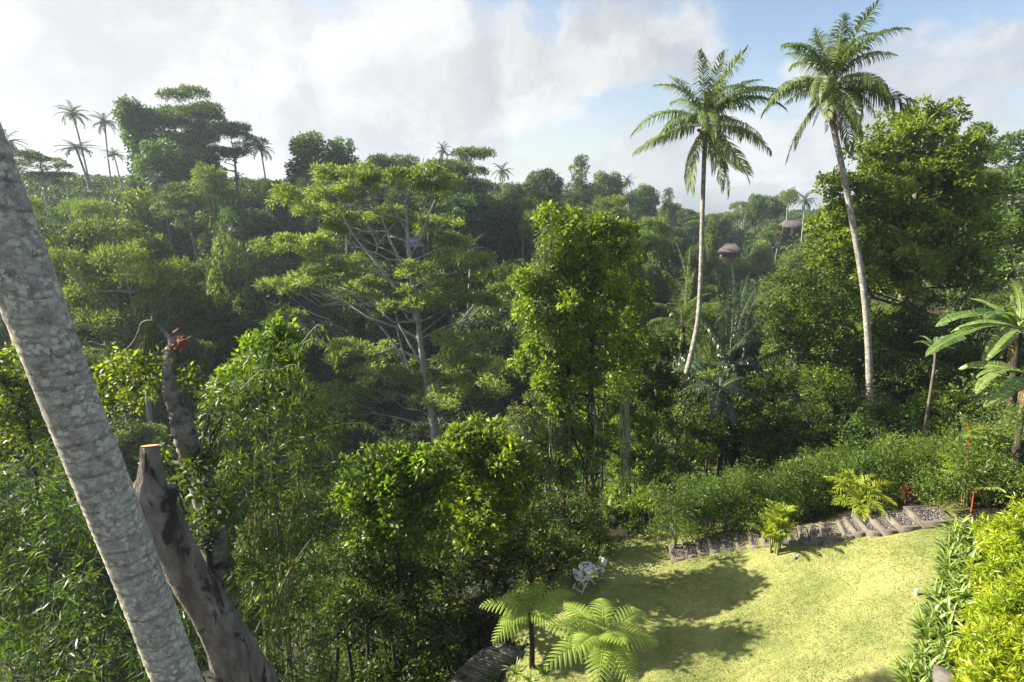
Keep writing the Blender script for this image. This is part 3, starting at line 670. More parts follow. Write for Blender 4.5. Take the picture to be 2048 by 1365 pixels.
fill(45, (30, 75), (1080, 2200), ['round3', 'round4', 'mound2', 'mound3', 'round3', 'mound3', 'palm2'], midl, .5, 'trees in the thicket beyond the hedge', .4, .9)

def ground_cover():
    rng = np.random.default_rng(8); mb = MB(); cl = []
    for _ in range(1900):
        Y = 26 + 150 * rng.random() ** 1.2; u = rng.uniform(-150, 2200); Y = Y if _ < 1500 else rng.uniform(110, 330); u = u if _ < 1500 else rng.uniform(1000, 1750); x = (u - 1024) / F * Y; z = G(x, Y)
        s = .8 + Y / 70; cl.append(((x, Y, z + .1), (1.5 * s, 1.5 * s, .9 * s)))
    for c, r in cl:
        Y = c[1]; k = .5 + Y / 90
        foliage(mb, rng, [(c, r)], 3.2 / k ** 1.6, 4, .34 * k, .19 * k, .3, .5, .5, .05, .05, tl=(.1, .8))
    tag(mb.obj('hillside_vines', M['far']), 'tangled vines and low shrubs covering the valley slopes', 'undergrowth', kind='stuff')
ground_cover()

# rice field on the ridge
def rice():
    mb = MB(); pts = [PY(u, v, 1) for u, v in ()]; c = PY(130, 383, 112); rng = np.random.default_rng(2)
    z = c.z - .3
    for i in range(4):
        y0 = 104 + i * 5.5; zz = z - 1.2 + i * .45
        mb.box((c.x - 4, y0 + 2.7, zz - .6), (40, 5.4, 1.2), tint=.5)
    m = rough_mat('rice_green', [(.09, .16, .03), (.16, .24, .045), (.22, .28, .06)], 1.5, bump=.5)
    o = mb.obj('rice_terrace', m); tag(o, kind='structure')
rice()

# ================================================================ the big single trees
def pxc(lst, rng, t0=None, flat=1.0, dj=0.0):
    """[(u, v, radius_px, depth)] -> clumps in metres"""
    out = []
    for e in lst:
        u, v, r = e[:3]; t = (e[3] if len(e) > 3 else t0) + rng.normal() * dj; m = r * t / F
        out.append((np.array(P(u, v, t)), (m, m, m * flat)))
    return out

def albizia():
    rng = np.random.default_rng(100); t0 = 50.0
    pl = [(691, 343, 95), (754, 350, 75), (840, 352, 120), (880, 372, 70), (700, 372, 70), (591, 389, 95), (636, 414, 105), (660, 388, 60), (704, 430, 85), (682, 457, 60), (580, 487, 125), (640, 478, 60), (663, 530, 120), (582, 571, 125), (650, 556, 120),
          (718, 571, 100), (568, 634, 60), (782, 428, 85), (886, 443, 90), (909, 480, 65), (854, 534, 95), (927, 514, 60), (905, 500, 60), (791, 589, 110), (841, 600, 100), (909, 571, 75), (986, 548, 75), (977, 521, 50), (954, 593, 90), (1000, 575, 50),
          (727, 698, 115), (680, 712, 50), (936, 680, 110), (905, 712, 60), (954, 727, 120), (877, 752, 130), (772, 761, 150), (695, 775, 100), (960, 772, 110), (905, 800, 80), (830, 740, 80), (1010, 740, 60), (650, 800, 70), (745, 735, 70), (850, 790, 60)]
    base = PY(872, 892, 50); base.z = G(base.x, base.y) - .3
    T = thing('albizia_tree', 'tall pale-limbed tree with flat feathery layers rising from the middle of the valley', 'tree', tuple(base))
    cl = []
    for (u, v, w_) in pl:
        t = t0 + rng.normal() * 2.4; c = np.array(P(u, v, t)); rm = w_ * t / F * .5
        nsub = max(4, int(rm * 5))
        for k in range(nsub):                                         # each layer is a plate of small domed tufts
            a = rng.uniform(0, 6.28); q = math.sqrt(rng.random()); s = rng.uniform(.3, .68)
            cl.append((c + np.array((math.cos(a) * q * rm * 1.0, math.sin(a) * q * rm * 1.15, rng.normal() * .3 - q * q * .3)), (s * 1.35, s * 1.35, s * .42)))
    mb = MB(); foliage(mb, rng, cl, 15, 6, .38, .12, .2, .25, .9, -.3, .08, tl=(.2, 1), flat=.3)
    mb.obj('crown', M['feather'], T)
    tr = [(872, 900), (868, 850), (858, 800), (848, 740), (838, 660), (832, 600), (822, 540), (815, 470), (812, 420), (812, 370)]
    rr = [.42, .36, .33, .29, .25, .23, .2, .17, .12, .07]
    pts = [base - Vector((0, 0, 1.5))] + [P(u, v, t0) for u, v in tr]; path, rad = smooth(pts, [.5] + rr, 4)
    tb = MB(); tb.tube(path, rad, 9, wob=.03); tb.obj('trunk', M['bark_pale'], T, smooth=True)
    lm = [([(846, 735), (815, 680), (795, 640), (790, 600)], .14), ([(845, 745), (822, 745), (805, 700), (795, 660), (793, 630)], .15), ([(815, 740), (790, 690), (750, 640), (725, 610)], .12), ([(835, 640), (812, 600), (778, 560), (748, 520), (710, 475), (690, 440), (670, 400)], .2),
          ([(750, 515), (754, 490), (740, 460), (730, 430)], .1), ([(754, 492), (775, 465), (790, 445)], .07), ([(826, 560), (800, 520), (780, 480), (765, 440), (745, 400), (735, 370)], .13), ([(816, 470), (800, 440), (780, 405), (768, 370)], .11),
          ([(816, 520), (838, 480), (858, 430), (870, 400)], .11), ([(830, 595), (850, 580), (872, 545)], .08), ([(845, 665), (870, 645), (890, 630)], .07), ([(868, 740), (905, 695), (925, 650), (955, 605), (965, 585)], .12), ([(925, 650), (960, 645), (985, 650)], .06),
          ([(842, 715), (800, 705), (765, 705), (735, 700)], .08), ([(856, 790), (820, 770), (790, 760)], .09), ([(660, 640), (620, 625), (590, 600)], .05), ([(858, 800), (890, 775), (920, 760)], .08)]
    for seg, r in lm:
        dz = rng.normal() * .8; n = len(seg); q = [P(u, v, t0 + dz * i / max(1, n - 1)) for i, (u, v) in enumerate(seg)]
        pp, ra = smooth(q, np.linspace(r, r * .35, n), 4); b = MB(); b.tube(pp, ra, 6, wob=.04); b.obj('limb', M['bark_pale'], T, smooth=True)
    tw = MB(); limbs(tw, rng, path[8:], rad[8:], [c for c in cl[::9]], .045, arch=.05); tag(tw.obj('twigs', M['bark_pale'], T), kind='stuff')
albizia()

def leafy_tree(name, label, cat, base, trunk, clumps, leaf, bark, rng, group=None, fo=None, nl=99, r0=.07, core=True, limbname='branches'):
    T = thing(name, label, cat, tuple(base), 0, group); mb = MB(); fo = fo or {}
    foliage(mb, rng, clumps, **fo); mb.obj('crown', leaf, T)
    pts, rad = smooth([p for p, _ in trunk], [r for _, r in trunk], 4); tb = MB(); tb.tube(pts, rad, 8, wob=.03); 
    idx = rng.permutation(len(clumps))[:nl]; limbs(tb, rng, pts, rad, [clumps[i] for i in idx], r0)
    tb.obj('trunk', bark, T, smooth=True)
    return T

def vine_tree():
    rng = np.random.default_rng(101); t = 26
    L = [(1120, 485, 42, 25), (1100, 535, 38, 25), (1145, 520, 35, 24.5), (1185, 478, 40, 26), (1232, 498, 42, 27), (1205, 530, 50, 26), (1258, 548, 32, 28), (1165, 555, 48, 25), (1080, 600, 42, 25), (1062, 640, 36, 25.5), (1130, 605, 50, 24.5),
         (1190, 612, 52, 25), (1250, 605, 38, 27), (1285, 590, 22, 28), (1095, 685, 42, 25), (1150, 670, 45, 24.5), (1205, 680, 45, 25.5), (1258, 672, 36, 27), (1080, 735, 36, 25), (1130, 745, 42, 24.5), (1190, 742, 38, 25.5), (1240, 740, 34, 27),
         (1098, 790, 30, 25), (1145, 810, 32, 25), (1200, 800, 28, 26), (1235, 820, 26, 27), (1050, 590, 22, 25), (1065, 695, 22, 25.5), (1085, 765, 25, 25.2), (1110, 850, 26, 25), (1095, 900, 22, 25), (1150, 870, 26, 25.2), (1195, 860, 24, 25.8), (1125, 930, 24, 25), (1165, 930, 20, 25.4), (1240, 870, 20, 26.5), (1215, 920, 18, 26.2), (1085, 840, 26, 25), (1175, 900, 24, 25.4), (1140, 970, 24, 25), (1100, 960, 24, 24.8), (1205, 960, 20, 25.8), (1180, 985, 20, 25.4), (1230, 940, 18, 26.4), (1150, 455, 22, 25.5), (1215, 462, 24, 26.5), (1105, 460, 22, 25)]
    L = [(1160 + (e[0] - 1160) * .95 + rng.normal() * 8, e[1] + rng.normal() * 9, e[2] * rng.uniform(.7, 1.12)) + e[3:] for e in L if not (e[0] > 1190 and e[1] > 870)]
    cl = pxc(L, rng, dj=.35); 
    sub = []
    for c, r in cl:
        for k in range(7):
            q = nrm(rng.normal(size=3)); s = r[0] * rng.uniform(.24, .5); sub.append((c + q * np.array(r) * rng.uniform(.8, 1.3), (s, s, s * 1.1)))
    base = P(1150, 990, 25); base.z = G(base.x, base.y) - .2
    T = thing('vine_covered_tree', 'bright green tree smothered in climbers standing left of the left coconut trunk', 'tree', tuple(base))
    mb = MB(); foliage(mb, rng, cl, 12, 5, .2, .09, .16, .35, .5, -.7, .1, tl=(0, .5)); foliage(mb, rng, sub, 26, 7, .22, .10, .10, .4, .5, -.5, .06, tl=(.3, 1))
    mb.obj('crown', M['vine'], T)
    L2 = [(1098, 490, 22, 24.2), (1088, 540, 24, 24.2), (1085, 570, 18, 24.3), (1095, 625, 20, 24), (1100, 690, 18, 24.1), (1112, 860, 16, 24.6), (1118, 890, 15, 24.6), (1112, 925, 15, 24.6), (1128, 950, 14, 24.6), (1108, 830, 18, 24.6), (1110, 780, 18, 24.4), (1135, 900, 12, 24.6)]
    pm = MB(); foliage(pm, rng, pxc(L2, rng, flat=1.7), 60, 5, .11, .05, .08, 1.2, .3, -.9, .2, tl=(.2, 1)); tag(pm.obj('pale_creeper', M['paleveg'], T), 'pale creeper curtain on the sunlit side')
    for (a, b, r, t) in [((1125, 985), (1140, 560), .15, 25), ((1185, 1000), (1188, 560), .13, 25.6), ((1172, 990), (1180, 700), .07, 25.3), ((1205, 960), (1212, 640), .06, 26.3)]:
        p0 = P(*a, t); p0.z = min(p0.z, G(p0.x, p0.y) - .2); pp, ra = smooth([p0, P((a[0] + b[0]) / 2 + rng.normal() * 4, (a[1] + b[1]) / 2, t), P(*b, t)], [r, r * .8, r * .4], 5)
        tb = MB(); tb.tube(pp, ra, 7, wob=.05); limbs(tb, rng, pp[5:], ra[5:], cl[::5], .05) if r > .1 else None
        tb.obj('stem', M['bark_dark'], T, smooth=True)
    for i in range(44):                                               # hanging lianas
        u = rng.uniform(1190, 1262) if i < 18 else rng.uniform(1095, 1140); v0 = rng.uniform(760, 860); v1 = rng.uniform(920, 1010); t = 25 + rng.normal() * .5
        a = P(u, v0, t); b = P(u + rng.normal() * 7, v1, t); tb = MB(); tb.tube(arc(a, b, 0, 6, .035, rng), rng.uniform(.008, .022), 4, cap=False); tb.obj('liana', M['bark_pale'] if i % 2 else M['culm'], T)
vine_tree()

def right_trees():
    rng = np.random.default_rng(102)
    def subs(cl, n=6, a=.26, b=.5):
        out = []
        for c, r in cl:
            for k in range(n):
                q = nrm(rng.normal(size=3)); s = r[0] * rng.uniform(a, b); out.append((c + q * np.array(r) * rng.uniform(.7, 1.3), (s, s, s * .75)))
        return out
    L = [(1818, 248, 42, 38), (1850, 270, 45, 38), (1892, 243, 34, 38), (1895, 285, 40, 38), (1782, 285, 40, 37), (1760, 315, 35, 37), (1820, 320, 60, 36), (1880, 335, 50, 37), (1722, 345, 40, 36), (1775, 360, 55, 36), (1840, 380, 60, 36), (1900, 385, 50, 37), (1690, 385, 36, 35), (1935, 380, 40, 38),
         (1735, 400, 48, 35), (1795, 425, 58, 35), (1868, 440, 58, 36), (1930, 440, 45, 37), (1672, 432, 36, 35), (1655, 470, 30, 35), (1700, 460, 46, 34.5), (1760, 480, 55, 34.5), (1830, 500, 60, 35.5), (1900, 500, 52, 36), (1950, 480, 35, 38), (1668, 510, 34, 35), (1720, 530, 48, 34.5), (1790, 550, 55, 34.5), (1860, 560, 55, 35), (1920, 555, 44, 36)]
    cl = pxc(L, rng, dj=.5); base = P(1812, 800, 37); base.z = G(base.x, base.y) - .3
    tr = [(base, .42), (P(1808, 640, 37), .34), (P(1812, 520, 37), .28), (P(1822, 430, 37), .2), (P(1845, 330, 37.5), .12), (P(1850, 260, 38), .05)]
    leafy_tree('large_broadleaf_tree', 'largest leafy tree, right of the right coconut trunk with its crown against the sky', 'tree', base, tr, subs(cl, 8), M['broad'], M['bark_mid'], rng,
               fo=dict(dens=14, k=6, L=.30, W=.15, spread=.18, droop=.1, up=.5, low=-.5, fill=.1, tl=(.25, 1)), nl=50, r0=.06)
    L = [(1632, 560, 38, 34), (1600, 590, 38, 34), (1565, 600, 34, 34), (1545, 640, 28, 34), (1590, 640, 42, 33.5), (1640, 610, 50, 34), (1690, 590, 44, 35), (1650, 665, 50, 34), (1700, 650, 52, 34.5), (1600, 690, 34, 34), (1655, 720, 36, 34), (1715, 710, 44, 34.5), (1740, 600, 36, 35.5), (1560, 670, 24, 34), (1680, 545, 30, 35)]
    cl = pxc(L, rng, dj=.4); base = P(1718, 850, 35); base.z = G(base.x, base.y) - .3
    leafy_tree('low_broadleaf_tree', 'wide low leafy tree left of the right coconut trunk, dark underneath', 'tree', base, [(base, .2), (P(1715, 760, 35), .17), (P(1722, 690, 34.8), .13), (P(1690, 620, 34.5), .06)],
               subs(cl, 7), M['broad'], M['bark_mid'], rng, fo=dict(dens=19, k=6, L=.2, W=.095, spread=.18, droop=.1, up=.5, low=-.5, fill=.1, tl=(.1, .8)), nl=30, r0=.05)
    L = [(1790, 640, 45, 35.5), (1850, 640, 50, 35.5), (1905, 620, 40, 36.5), (1800, 700, 48, 34.5), (1860, 710, 50, 34.5), (1920, 690, 42, 35.5), (1780, 760, 42, 33.5), (1840, 770, 46, 33), (1900, 760, 40, 33.5), (1950, 560, 36, 37.5), (1965, 640, 36, 37.5)]
    cl = pxc(L, rng, dj=.5); base = P(1850, 850, 33); base.z = G(base.x, base.y) - .3
    leafy_tree('shaded_broadleaf_tree', 'dark leafy tree right of the right coconut trunk, below the largest crown', 'tree', base, [(base, .2), (P(1850, 760, 33), .16), (P(1855, 660, 34), .08)],
               subs(cl, 7), M['broad'], M['bark_dark'], rng, fo=dict(dens=17, k=6, L=.19, W=.09, spread=.18, droop=.2, up=.5, low=-.5, fill=.1, tl=(0, .75)), nl=30, r0=.05)
    L = [(1960, 295, 36, 55), (2005, 285, 38, 55), (2050, 300, 45, 55), (1985, 340, 48, 54), (2045, 360, 52, 54), (1975, 400, 40, 53), (2030, 420, 52, 53), (2080, 400, 50, 53), (1990, 470, 44, 52), (2050, 480, 50, 52), (2010, 530, 45, 50), (2070, 540, 45, 50), (1960, 520, 30, 51)]
    cl = pxc(L, rng, dj=.8); base = P(2020, 640, 53); base.z = G(base.x, base.y) - .3
    leafy_tree('pale_broadleaf_tree', 'lighter hazy green tree at the right edge behind the largest leafy tree', 'tree', base, [(base, .35), (P(2015, 520, 53), .28), (P(2020, 400, 54), .18), (P(2030, 320, 55), .06)],
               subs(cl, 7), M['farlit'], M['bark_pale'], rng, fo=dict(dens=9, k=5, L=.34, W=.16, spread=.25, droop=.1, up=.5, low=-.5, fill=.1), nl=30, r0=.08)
right_trees()

# ---------------------------------------------------------------- coconut palms
def trunk_mesh(px, rad, name, T, mat, ring=.12, amp=.05, sides=12):
    path, r = smooth(px, rad, 8); L = np.r_[0, np.cumsum(np.linalg.norm(np.diff(path, axis=0), axis=1))]
    n = max(20, int(L[-1] / (ring / 3))); q = np.linspace(0, L[-1], n); pts = np.stack([np.interp(q, L, path[:, i]) for i in range(3)], 1)
    rr = np.interp(q, L, r) * (1 + amp * np.abs(((q / ring) % 1) - .5) * 2 - amp * .5)
    b = MB(); b.tube(pts, rr, sides, wob=.012, seed=3); return b.obj(name, mat, T, smooth=True)
def palm_bark(name, a, b, c, lich, scale=1.0, patch=(.5, .62), ringscale=2.6):
    m = bpy.data.materials.new(name); m.use_nodes = True; N = NT(m.node_tree); tc = N.n('ShaderNodeTexCoord'); v = tc.outputs['Object']
    n = N.noise(v, 5 * scale, 6, .65, .4); col = N.ramp(n, [(.3, a), (.5, b), (.7, c)])
    rings = N.noise(N.vmath('MULTIPLY', v, (1.2, 1.2, 9)), 1.6 * scale, 4, .6, .15); col = N.mix(N.math('MULTIPLY', N.step(rings, .55, .68), .5), col, tuple(x * .45 for x in b) + (1,))
    vo = N.n('ShaderNodeTexVoronoi'); vo.inputs['Scale'].default_value = 9 * scale; vo.inputs['Randomness'].default_value = 1
    wv = N.vmath('ADD', v, N.vmath('SCALE', N.noise(v, 14 * scale, 4, .7, 0, 'Color'))); wv.node.inputs[1].default_value = (0, 0, 0)
    sc = N.n('ShaderNodeVectorMath', operation='SCALE'); N.l(N.noise(v, 14 * scale, 4, .7, 0, 'Color'), sc.inputs[0]); sc.inputs[3].default_value = .12 / scale
    N.l(N.vmath('ADD', v, sc.outputs[0]), vo.inputs['Vector'])
    sel = N.step(N.noise(v, 2.2 * scale, 4, .6, .5), patch[0] - .07, patch[1]); spot = N.math('MULTIPLY', N.step(vo.outputs['Distance'], .48, .40), sel)
    vo2 = N.n('ShaderNodeTexVoronoi'); vo2.inputs['Scale'].default_value = 26 * scale; N.l(N.vmath('ADD', v, sc.outputs[0]), vo2.inputs['Vector'])
    spot2 = N.math('MULTIPLY', N.step(vo2.outputs['Distance'], .36, .28), N.step(N.noise(v, 4 * scale, 3, .6, .5), .42, .58))
    col = N.mix(N.math('MULTIPLY', N.math('MAXIMUM', spot, spot2), .85), col, (*lich, 1))
    col = N.mix(N.math('MULTIPLY', N.step(N.noise(v, 18 * scale, 5, .75), .56, .70), .7), col, (.045, .04, .035, 1))
    wv_ = N.n('ShaderNodeTexWave', wave_type='BANDS', bands_direction='Z', wave_profile='SAW'); wv_.inputs['Scale'].default_value = ringscale; wv_.inputs['Distortion'].default_value = 5; wv_.inputs['Detail'].default_value = 3; wv_.inputs['Detail Scale'].default_value = 1.2; N.l(v, wv_.inputs['Vector'])
    scar = N.math('MULTIPLY', N.step(wv_.outputs['Fac'], .22, .04), N.step(N.noise(v, 3.3, 3, .6, .4), .38, .55)); col = N.mix(N.math('MULTIPLY', scar, .38), col, (.07, .06, .05, 1))
    p = N.n('ShaderNodeBsdfPrincipled'); N.l(col, p.inputs['Base Color']); p.inputs['Roughness'].default_value = .88; p.inputs['Specular IOR Level'].default_value = .2
    bm = N.n('ShaderNodeBump'); bm.inputs['Strength'].default_value = .8; bm.inputs['Distance'].default_value = .012 / scale
    N.l(N.math('ADD', N.noise(v, 16 * scale, 6, .75, .3), N.math('ADD', N.math('MULTIPLY', rings, 1.2), N.math('MULTIPLY', scar, -.8))), bm.inputs['Height']); N.l(bm.outputs[0], p.inputs['Normal'])
    o = N.n('ShaderNodeOutputMaterial'); N.l(p.outputs[0], o.inputs[0]); return m
M['palmbark'] = palm_bark('coconut_bark', (.12, .105, .085), (.235, .21, .175), (.35, .325, .28), (.42, .42, .36), .8)
M['lichen'] = palm_bark('lichened_bark', (.21, .175, .15), (.42, .37, .305), (.62, .57, .46), (.74, .70, .50), 2.6, (.44, .58))

def fronds_set(tag_, rng, L=4.3):
    f = {}
    for nm, a0, bend in (('up', 80, 50), ('high', 58, 75), ('mid', 30, 72), ('low', 2, 55), ('hang', -45, 38)):
        f[nm] = [frond_mesh('frond', [M['palm'], M['stalk']], rng, L * rng.uniform(.9, 1.05), a0 + rng.normal() * 4, bend * rng.uniform(.75, 1.25), 66, 1.12, .052, {'up': .22, 'high': .4}.get(nm, .8) + .45 * rng.random(), rag=.2, side_bend=rng.normal() * 16,
                            vshape=.1 if nm in ('low', 'hang') else .35) for _ in range(2)]
    f['dead'] = [frond_mesh('dry_frond', [M['dry'], M['fibre']], rng, L * .6, -66, 20, 44, .5, .035, 1.4, rag=.3) for _ in range(2)]
    return f
def coco_palm(label, base, trunk, radii, crown, spec, rng, L):
    T = thing('coconut_palm', label, 'palm tree', tuple(base), 0, 'tall coconut palms standing beyond the lawn')
    trunk_mesh(trunk, radii, 'trunk', T, M['palmbark'], ring=.16, amp=.05, sides=12)
    F_ = fronds_set('', rng, L); C_ = Vector(crown) - Vector(base)
    for i, (cls, az) in enumerate(spec):
        me = F_[cls][i % 2]
        o = put('dry_frond' if cls == 'dead' else 'frond', me, T, C_ + Vector((math.cos(R(az)) * .12, math.sin(R(az)) * .12, {'up': .35, 'high': .25, 'mid': .1, 'low': -.05, 'hang': -.2, 'dead': -.35}[cls])), (rng.normal() * .3, rng.normal() * .12, R(az + rng.normal() * 14)), rng.uniform(.7, 1.08))
    fb = MB(); fb.tube([C_ + Vector((0, 0, -.75)), C_ + Vector((0, 0, -.3)), C_ + Vector((0, 0, .3)), C_ + Vector((0, 0, .9))], [.15, .26, .2, .05], 9, wob=.12)
    fb2 = fb.mesh('crown_shaft', M['fibre']); put('crown_shaft', fb2, T)
    nm_ = MB(); bz = []
    th = np.linspace(0, PI, 7); nm_.tube([(0, 0, -.15 * math.cos(a)) for a in th], [.001 + .12 * math.sin(a) for a in th], 8); nut = nm_.mesh('coconut', M['coconut'], smooth=True)
    for i in range(12):
        a = rng.uniform(0, 6.28); put('coconut', nut, T, C_ + Vector((math.cos(a) * .34, math.sin(a) * .34, -.35 + rng.normal() * .14)), (rng.normal() * .5, rng.normal() * .5, 0), rng.uniform(.8, 1.1))
    return T
def two_palms():
    rng = np.random.default_rng(103)
    t = 33.5; top = P(1411, 250, t); base = P(1366, 800, t + 1); base = Vector((base.x, base.y, G(base.x, base.y)))
    pts = [base - Vector((0, 0, .5)), P(1362, 800, t + .6), P(1380, 720, t + .4), P(1396, 640, t + .3), P(1402, 540, t + .2), P(1405, 420, t), top - Vector((0, 0, .3))]
    spec = [('up', 20), ('up', 150), ('up', 265), ('up', 85), ('up', 210), ('up', 330), ('high', 235), ('high', 320), ('high', 5), ('low', 40), ('low', 290), ('high', 60), ('high', 185), ('high', 350), ('high', 290), ('high', 120), ('mid', 0), ('mid', 178), ('mid', 230), ('mid', 310), ('mid', 95), ('low', 183), ('low', 5), ('low', 330), ('low', 215), ('low', 70),
            ('low', 140), ('hang', 200), ('hang', 340), ('hang', 255), ('hang', 20), ('hang', 160), ('hang', 290), ('hang', 230), ('hang', 315), ('low', 195), ('mid', 260), ('high', 30), ('dead', 250), ('dead', 300)]
    coco_palm('left, shorter one of the two nearer coconut palms, with a curved trunk foot', base, pts, [.24, .19, .16, .145, .138, .132, .125], top, spec, rng, 4.15)
    t = 30.5; top = P(1664, 175, t); base = P(1739, 850, t + 1.5); base = Vector((base.x, base.y, G(base.x, base.y)))
    pts = [base - Vector((0, 0, .5)), P(1739, 790, t + 1.3), P(1736, 680, t + 1), P(1726, 570, t + .7), P(1706, 450, t + .4), P(1683, 330, t + .2), P(1664, 235, t), top]
    spec = [('up', 0), ('up', 100), ('up', 200), ('up', 300), ('up', 50), ('up', 250), ('high', 200), ('high', 0), ('high', 300), ('mid', 200), ('mid', 330), ('high', 30), ('high', 170), ('high', 250), ('high', 335), ('high', 140), ('high', 85), ('mid', 185), ('mid', 350), ('mid', 225), ('mid', 290), ('mid', 15), ('mid', 60), ('mid', 150), ('low', 355), ('low', 20), ('low', 180),
            ('low', 235), ('low', 325), ('hang', 195), ('hang', 280), ('hang', 350), ('low', 280), ('hang', 160), ('hang', 235), ('hang', 20), ('low', 205), ('dead', 190), ('dead', 230), ('dead', 265), ('dead', 330)]
    coco_palm('right coconut palm of the two nearer ones, taller, bowed trunk crossing the leafy tree', base, pts, [.24, .19, .172, .162, .155, .15, .15, .14], top, spec, rng, 3.9)
two_palms()

def near_trunks():
    rng = np.random.default_rng(104)
    a = P(140, 800, 3.62); b = P(357, 1365, 4.5); d = (b - a).normalized(); lo = b + d * 12; zg = G(lo.x, lo.y); lo = a + d * ((zg - a.z) / d.z); hi = a - d * 7.5
    T = thing('leaning_palm', 'close grey lichen-spotted palm trunk leaning in from the left edge', 'palm tree', tuple(lo))
    pts = [lo - Vector((0, 0, .3)), lo.lerp(b, .5), b, a.lerp(b, .5), a, a.lerp(hi, .5), hi]
    path, r = smooth(pts, [.25, .18, .152, .150, .150, .148, .145], 10)
    L = np.r_[0, np.cumsum(np.linalg.norm(np.diff(path, axis=0), axis=1))]; n = int(L[-1] / .02); q = np.linspace(0, L[-1], n); P3 = np.stack([np.interp(q, L, path[:, i]) for i in range(3)], 1)
    s = 40; th = np.linspace(0, 2 * PI, s, endpoint=False); rr0 = np.interp(q, L, r)
    irr = np.cumsum(rng.normal(size=n)) * .002; ph = q / .105 + np.sin(q * 2.1) * .6 + np.sin(q * 5.3) * .25; ring = (ph % 1); prof = (1 - ring) ** .7 * .030
    lumps = .013 * np.sin(th[None] * 3 + q[:, None] * 2.3) + .008 * np.sin(th[None] * 7 - q[:, None] * 6.1 + 2 * np.sin(q[:, None] * 3)) + .005 * rng.normal(size=(n, s))
    rr = rr0[:, None] * (1 + lumps + prof[:, None] * (1 + .6 * np.sin(th[None] * 2 + q[:, None] * 4)))
    t = np.gradient(P3, axis=0); t /= np.linalg.norm(t, axis=1)[:, None]; A = nrm(np.cross(t, (0, 1.0, 0))); B = np.cross(t, A)
    V = P3[:, None] + rr[:, :, None] * (np.cos(th)[None, :, None] * A[:, None] + np.sin(th)[None, :, None] * B[:, None])
    i = np.arange(n - 1)[:, None] * s; j = np.arange(s)[None]; k = (j + 1) % s
    mb = MB(); mb.add(V.reshape(-1, 3), np.stack([i + j, i + k, i + s + k, i + s + j], -1).reshape(-1, 4)); mb.obj('trunk', M['lichen'], T, smooth=True)
    F_ = fronds_set('', rng, 4.6)
    for i in range(18):
        cls = ['up', 'high', 'mid', 'low'][i % 4]; put('frond', F_[cls][i % 2], T, hi - lo, (0, 0, i * 2.4), 1)
    # sawn-off trunk
    T2 = thing('sawn_tree_trunk', 'dark sawn-off tree trunk with a fresh orange cut end, right of the leaning trunk', 'tree trunk', tuple(PT(520, 1365)))
    pth = [(300, 893, 19, 7.0), (301, 925, 21, 7.0), (302, 955, 27, 7.05), (302, 985, 38, 7.1), (318, 1030, 38, 7.2), (345, 1085, 38, 7.35), (378, 1150, 38, 7.55), (417, 1215, 37, 7.8), (450, 1275, 40, 8.1), (475, 1330, 46, 8.4), (505, 1400, 56, 8.9), (550, 1500, 70, 9.6)]
    pts, rad = smooth([P(u, v, t) for u, v, r_, t in pth], [r_ * .86 * t / F for u, v, r_, t in pth], 6); n = len(pts); s = 18; th = np.linspace(0, 2 * PI, s, endpoint=False)
    t = np.gradient(pts, axis=0); t = nrm(t); A = nrm(np.cross(t, (0, 1.0, 0))); B = np.cross(t, A); q = np.linspace(0, 1, n)
    flute = 1 + (.05 + .20 * q[:, None] ** 2) * np.maximum(-.6, np.cos(th[None] * 4 + 1.3 + q[:, None] * 2)) + .03 * np.sin(th[None] * 9 + q[:, None] * 20) + rng.normal(size=(n, s)) * .015
    V = pts[:, None] + (rad[:, None] * flute)[:, :, None] * (np.cos(th)[None, :, None] * A[:, None] + np.sin(th)[None, :, None] * B[:, None])
    i = np.arange(n - 1)[:, None] * s; j = np.arange(s)[None]; k = (j + 1) % s; mb = MB(); mb.add(V.reshape(-1, 3), np.stack([i + j, i + k, i + s + k, i + s + j], -1).reshape(-1, 4))
    bk = rough_mat('stained_bark', [(.08, .066, .055), (.20, .17, .14), (.36, .32, .26)], 4.2, stretch=(1, 1, .4), bump=1.0, bdist=.09, patch=((.045, .037, .03), 3.6, .52, .60))
    mb.obj('trunk', bk, T2, smooth=True)
    cm = MB(); c0 = V[0].mean(0) - t[0] * .012; top = [V[0][(i_) % s] * .985 + c0 * .015 - t[0] * .01 for i_ in range(s)]; cm.add(np.array(top + [tuple(c0)]), [(i_, (i_ + 1) % s, s) for i_ in range(s)])
    cut = rough_mat('fresh_cut_wood', [(.48, .22, .10), (.62, .34, .17), (.70, .46, .27)], 9, bump=.2, stretch=(1, 1, 1)); cm.obj('cut_face', cut, T2)
    for (u0, v0, u1, v1, ra, rb) in [(300, 1005, 262, 972, 22, 13), (325, 1015, 345, 975, 22, 13)]:
        m_ = MB(); m_.tube([P(u0, v0, 7.15), P((u0 + u1) / 2, (v0 + v1) / 2, 7.12), P(u1, v1, 7.1)], [ra * 7.1 / F, (ra + rb) / 2 * 7.1 / F, rb * 7.1 / F], 9, wob=.1, seed=5); m_.obj('branch_stub', bk, T2, smooth=True)
    # broken trunk
    T3 = thing('broken_tree', 'broken-topped tree with splintered orange wood and one bent bare branch', 'tree', tuple(PT(420, 1200)))
    pth = [(352, 682, 14, 9.2), (346, 710, 15, 9.2), (340, 745, 14, 9.2), (342, 780, 15, 9.2), (350, 810, 15, 9.25), (362, 840, 20, 9.3), (374, 880, 22, 9.5), (392, 940, 22, 10.2), (420, 1030, 24, 11), (450, 1200, 28, 12)]
    pts, rad = smooth([P(u, v, t) for u, v, r_, t in pth], [r_ * t / F for u, v, r_, t in pth], 6); mb = MB(); mb.tube(pts, rad, 12, wob=.07, seed=2, cap=True)
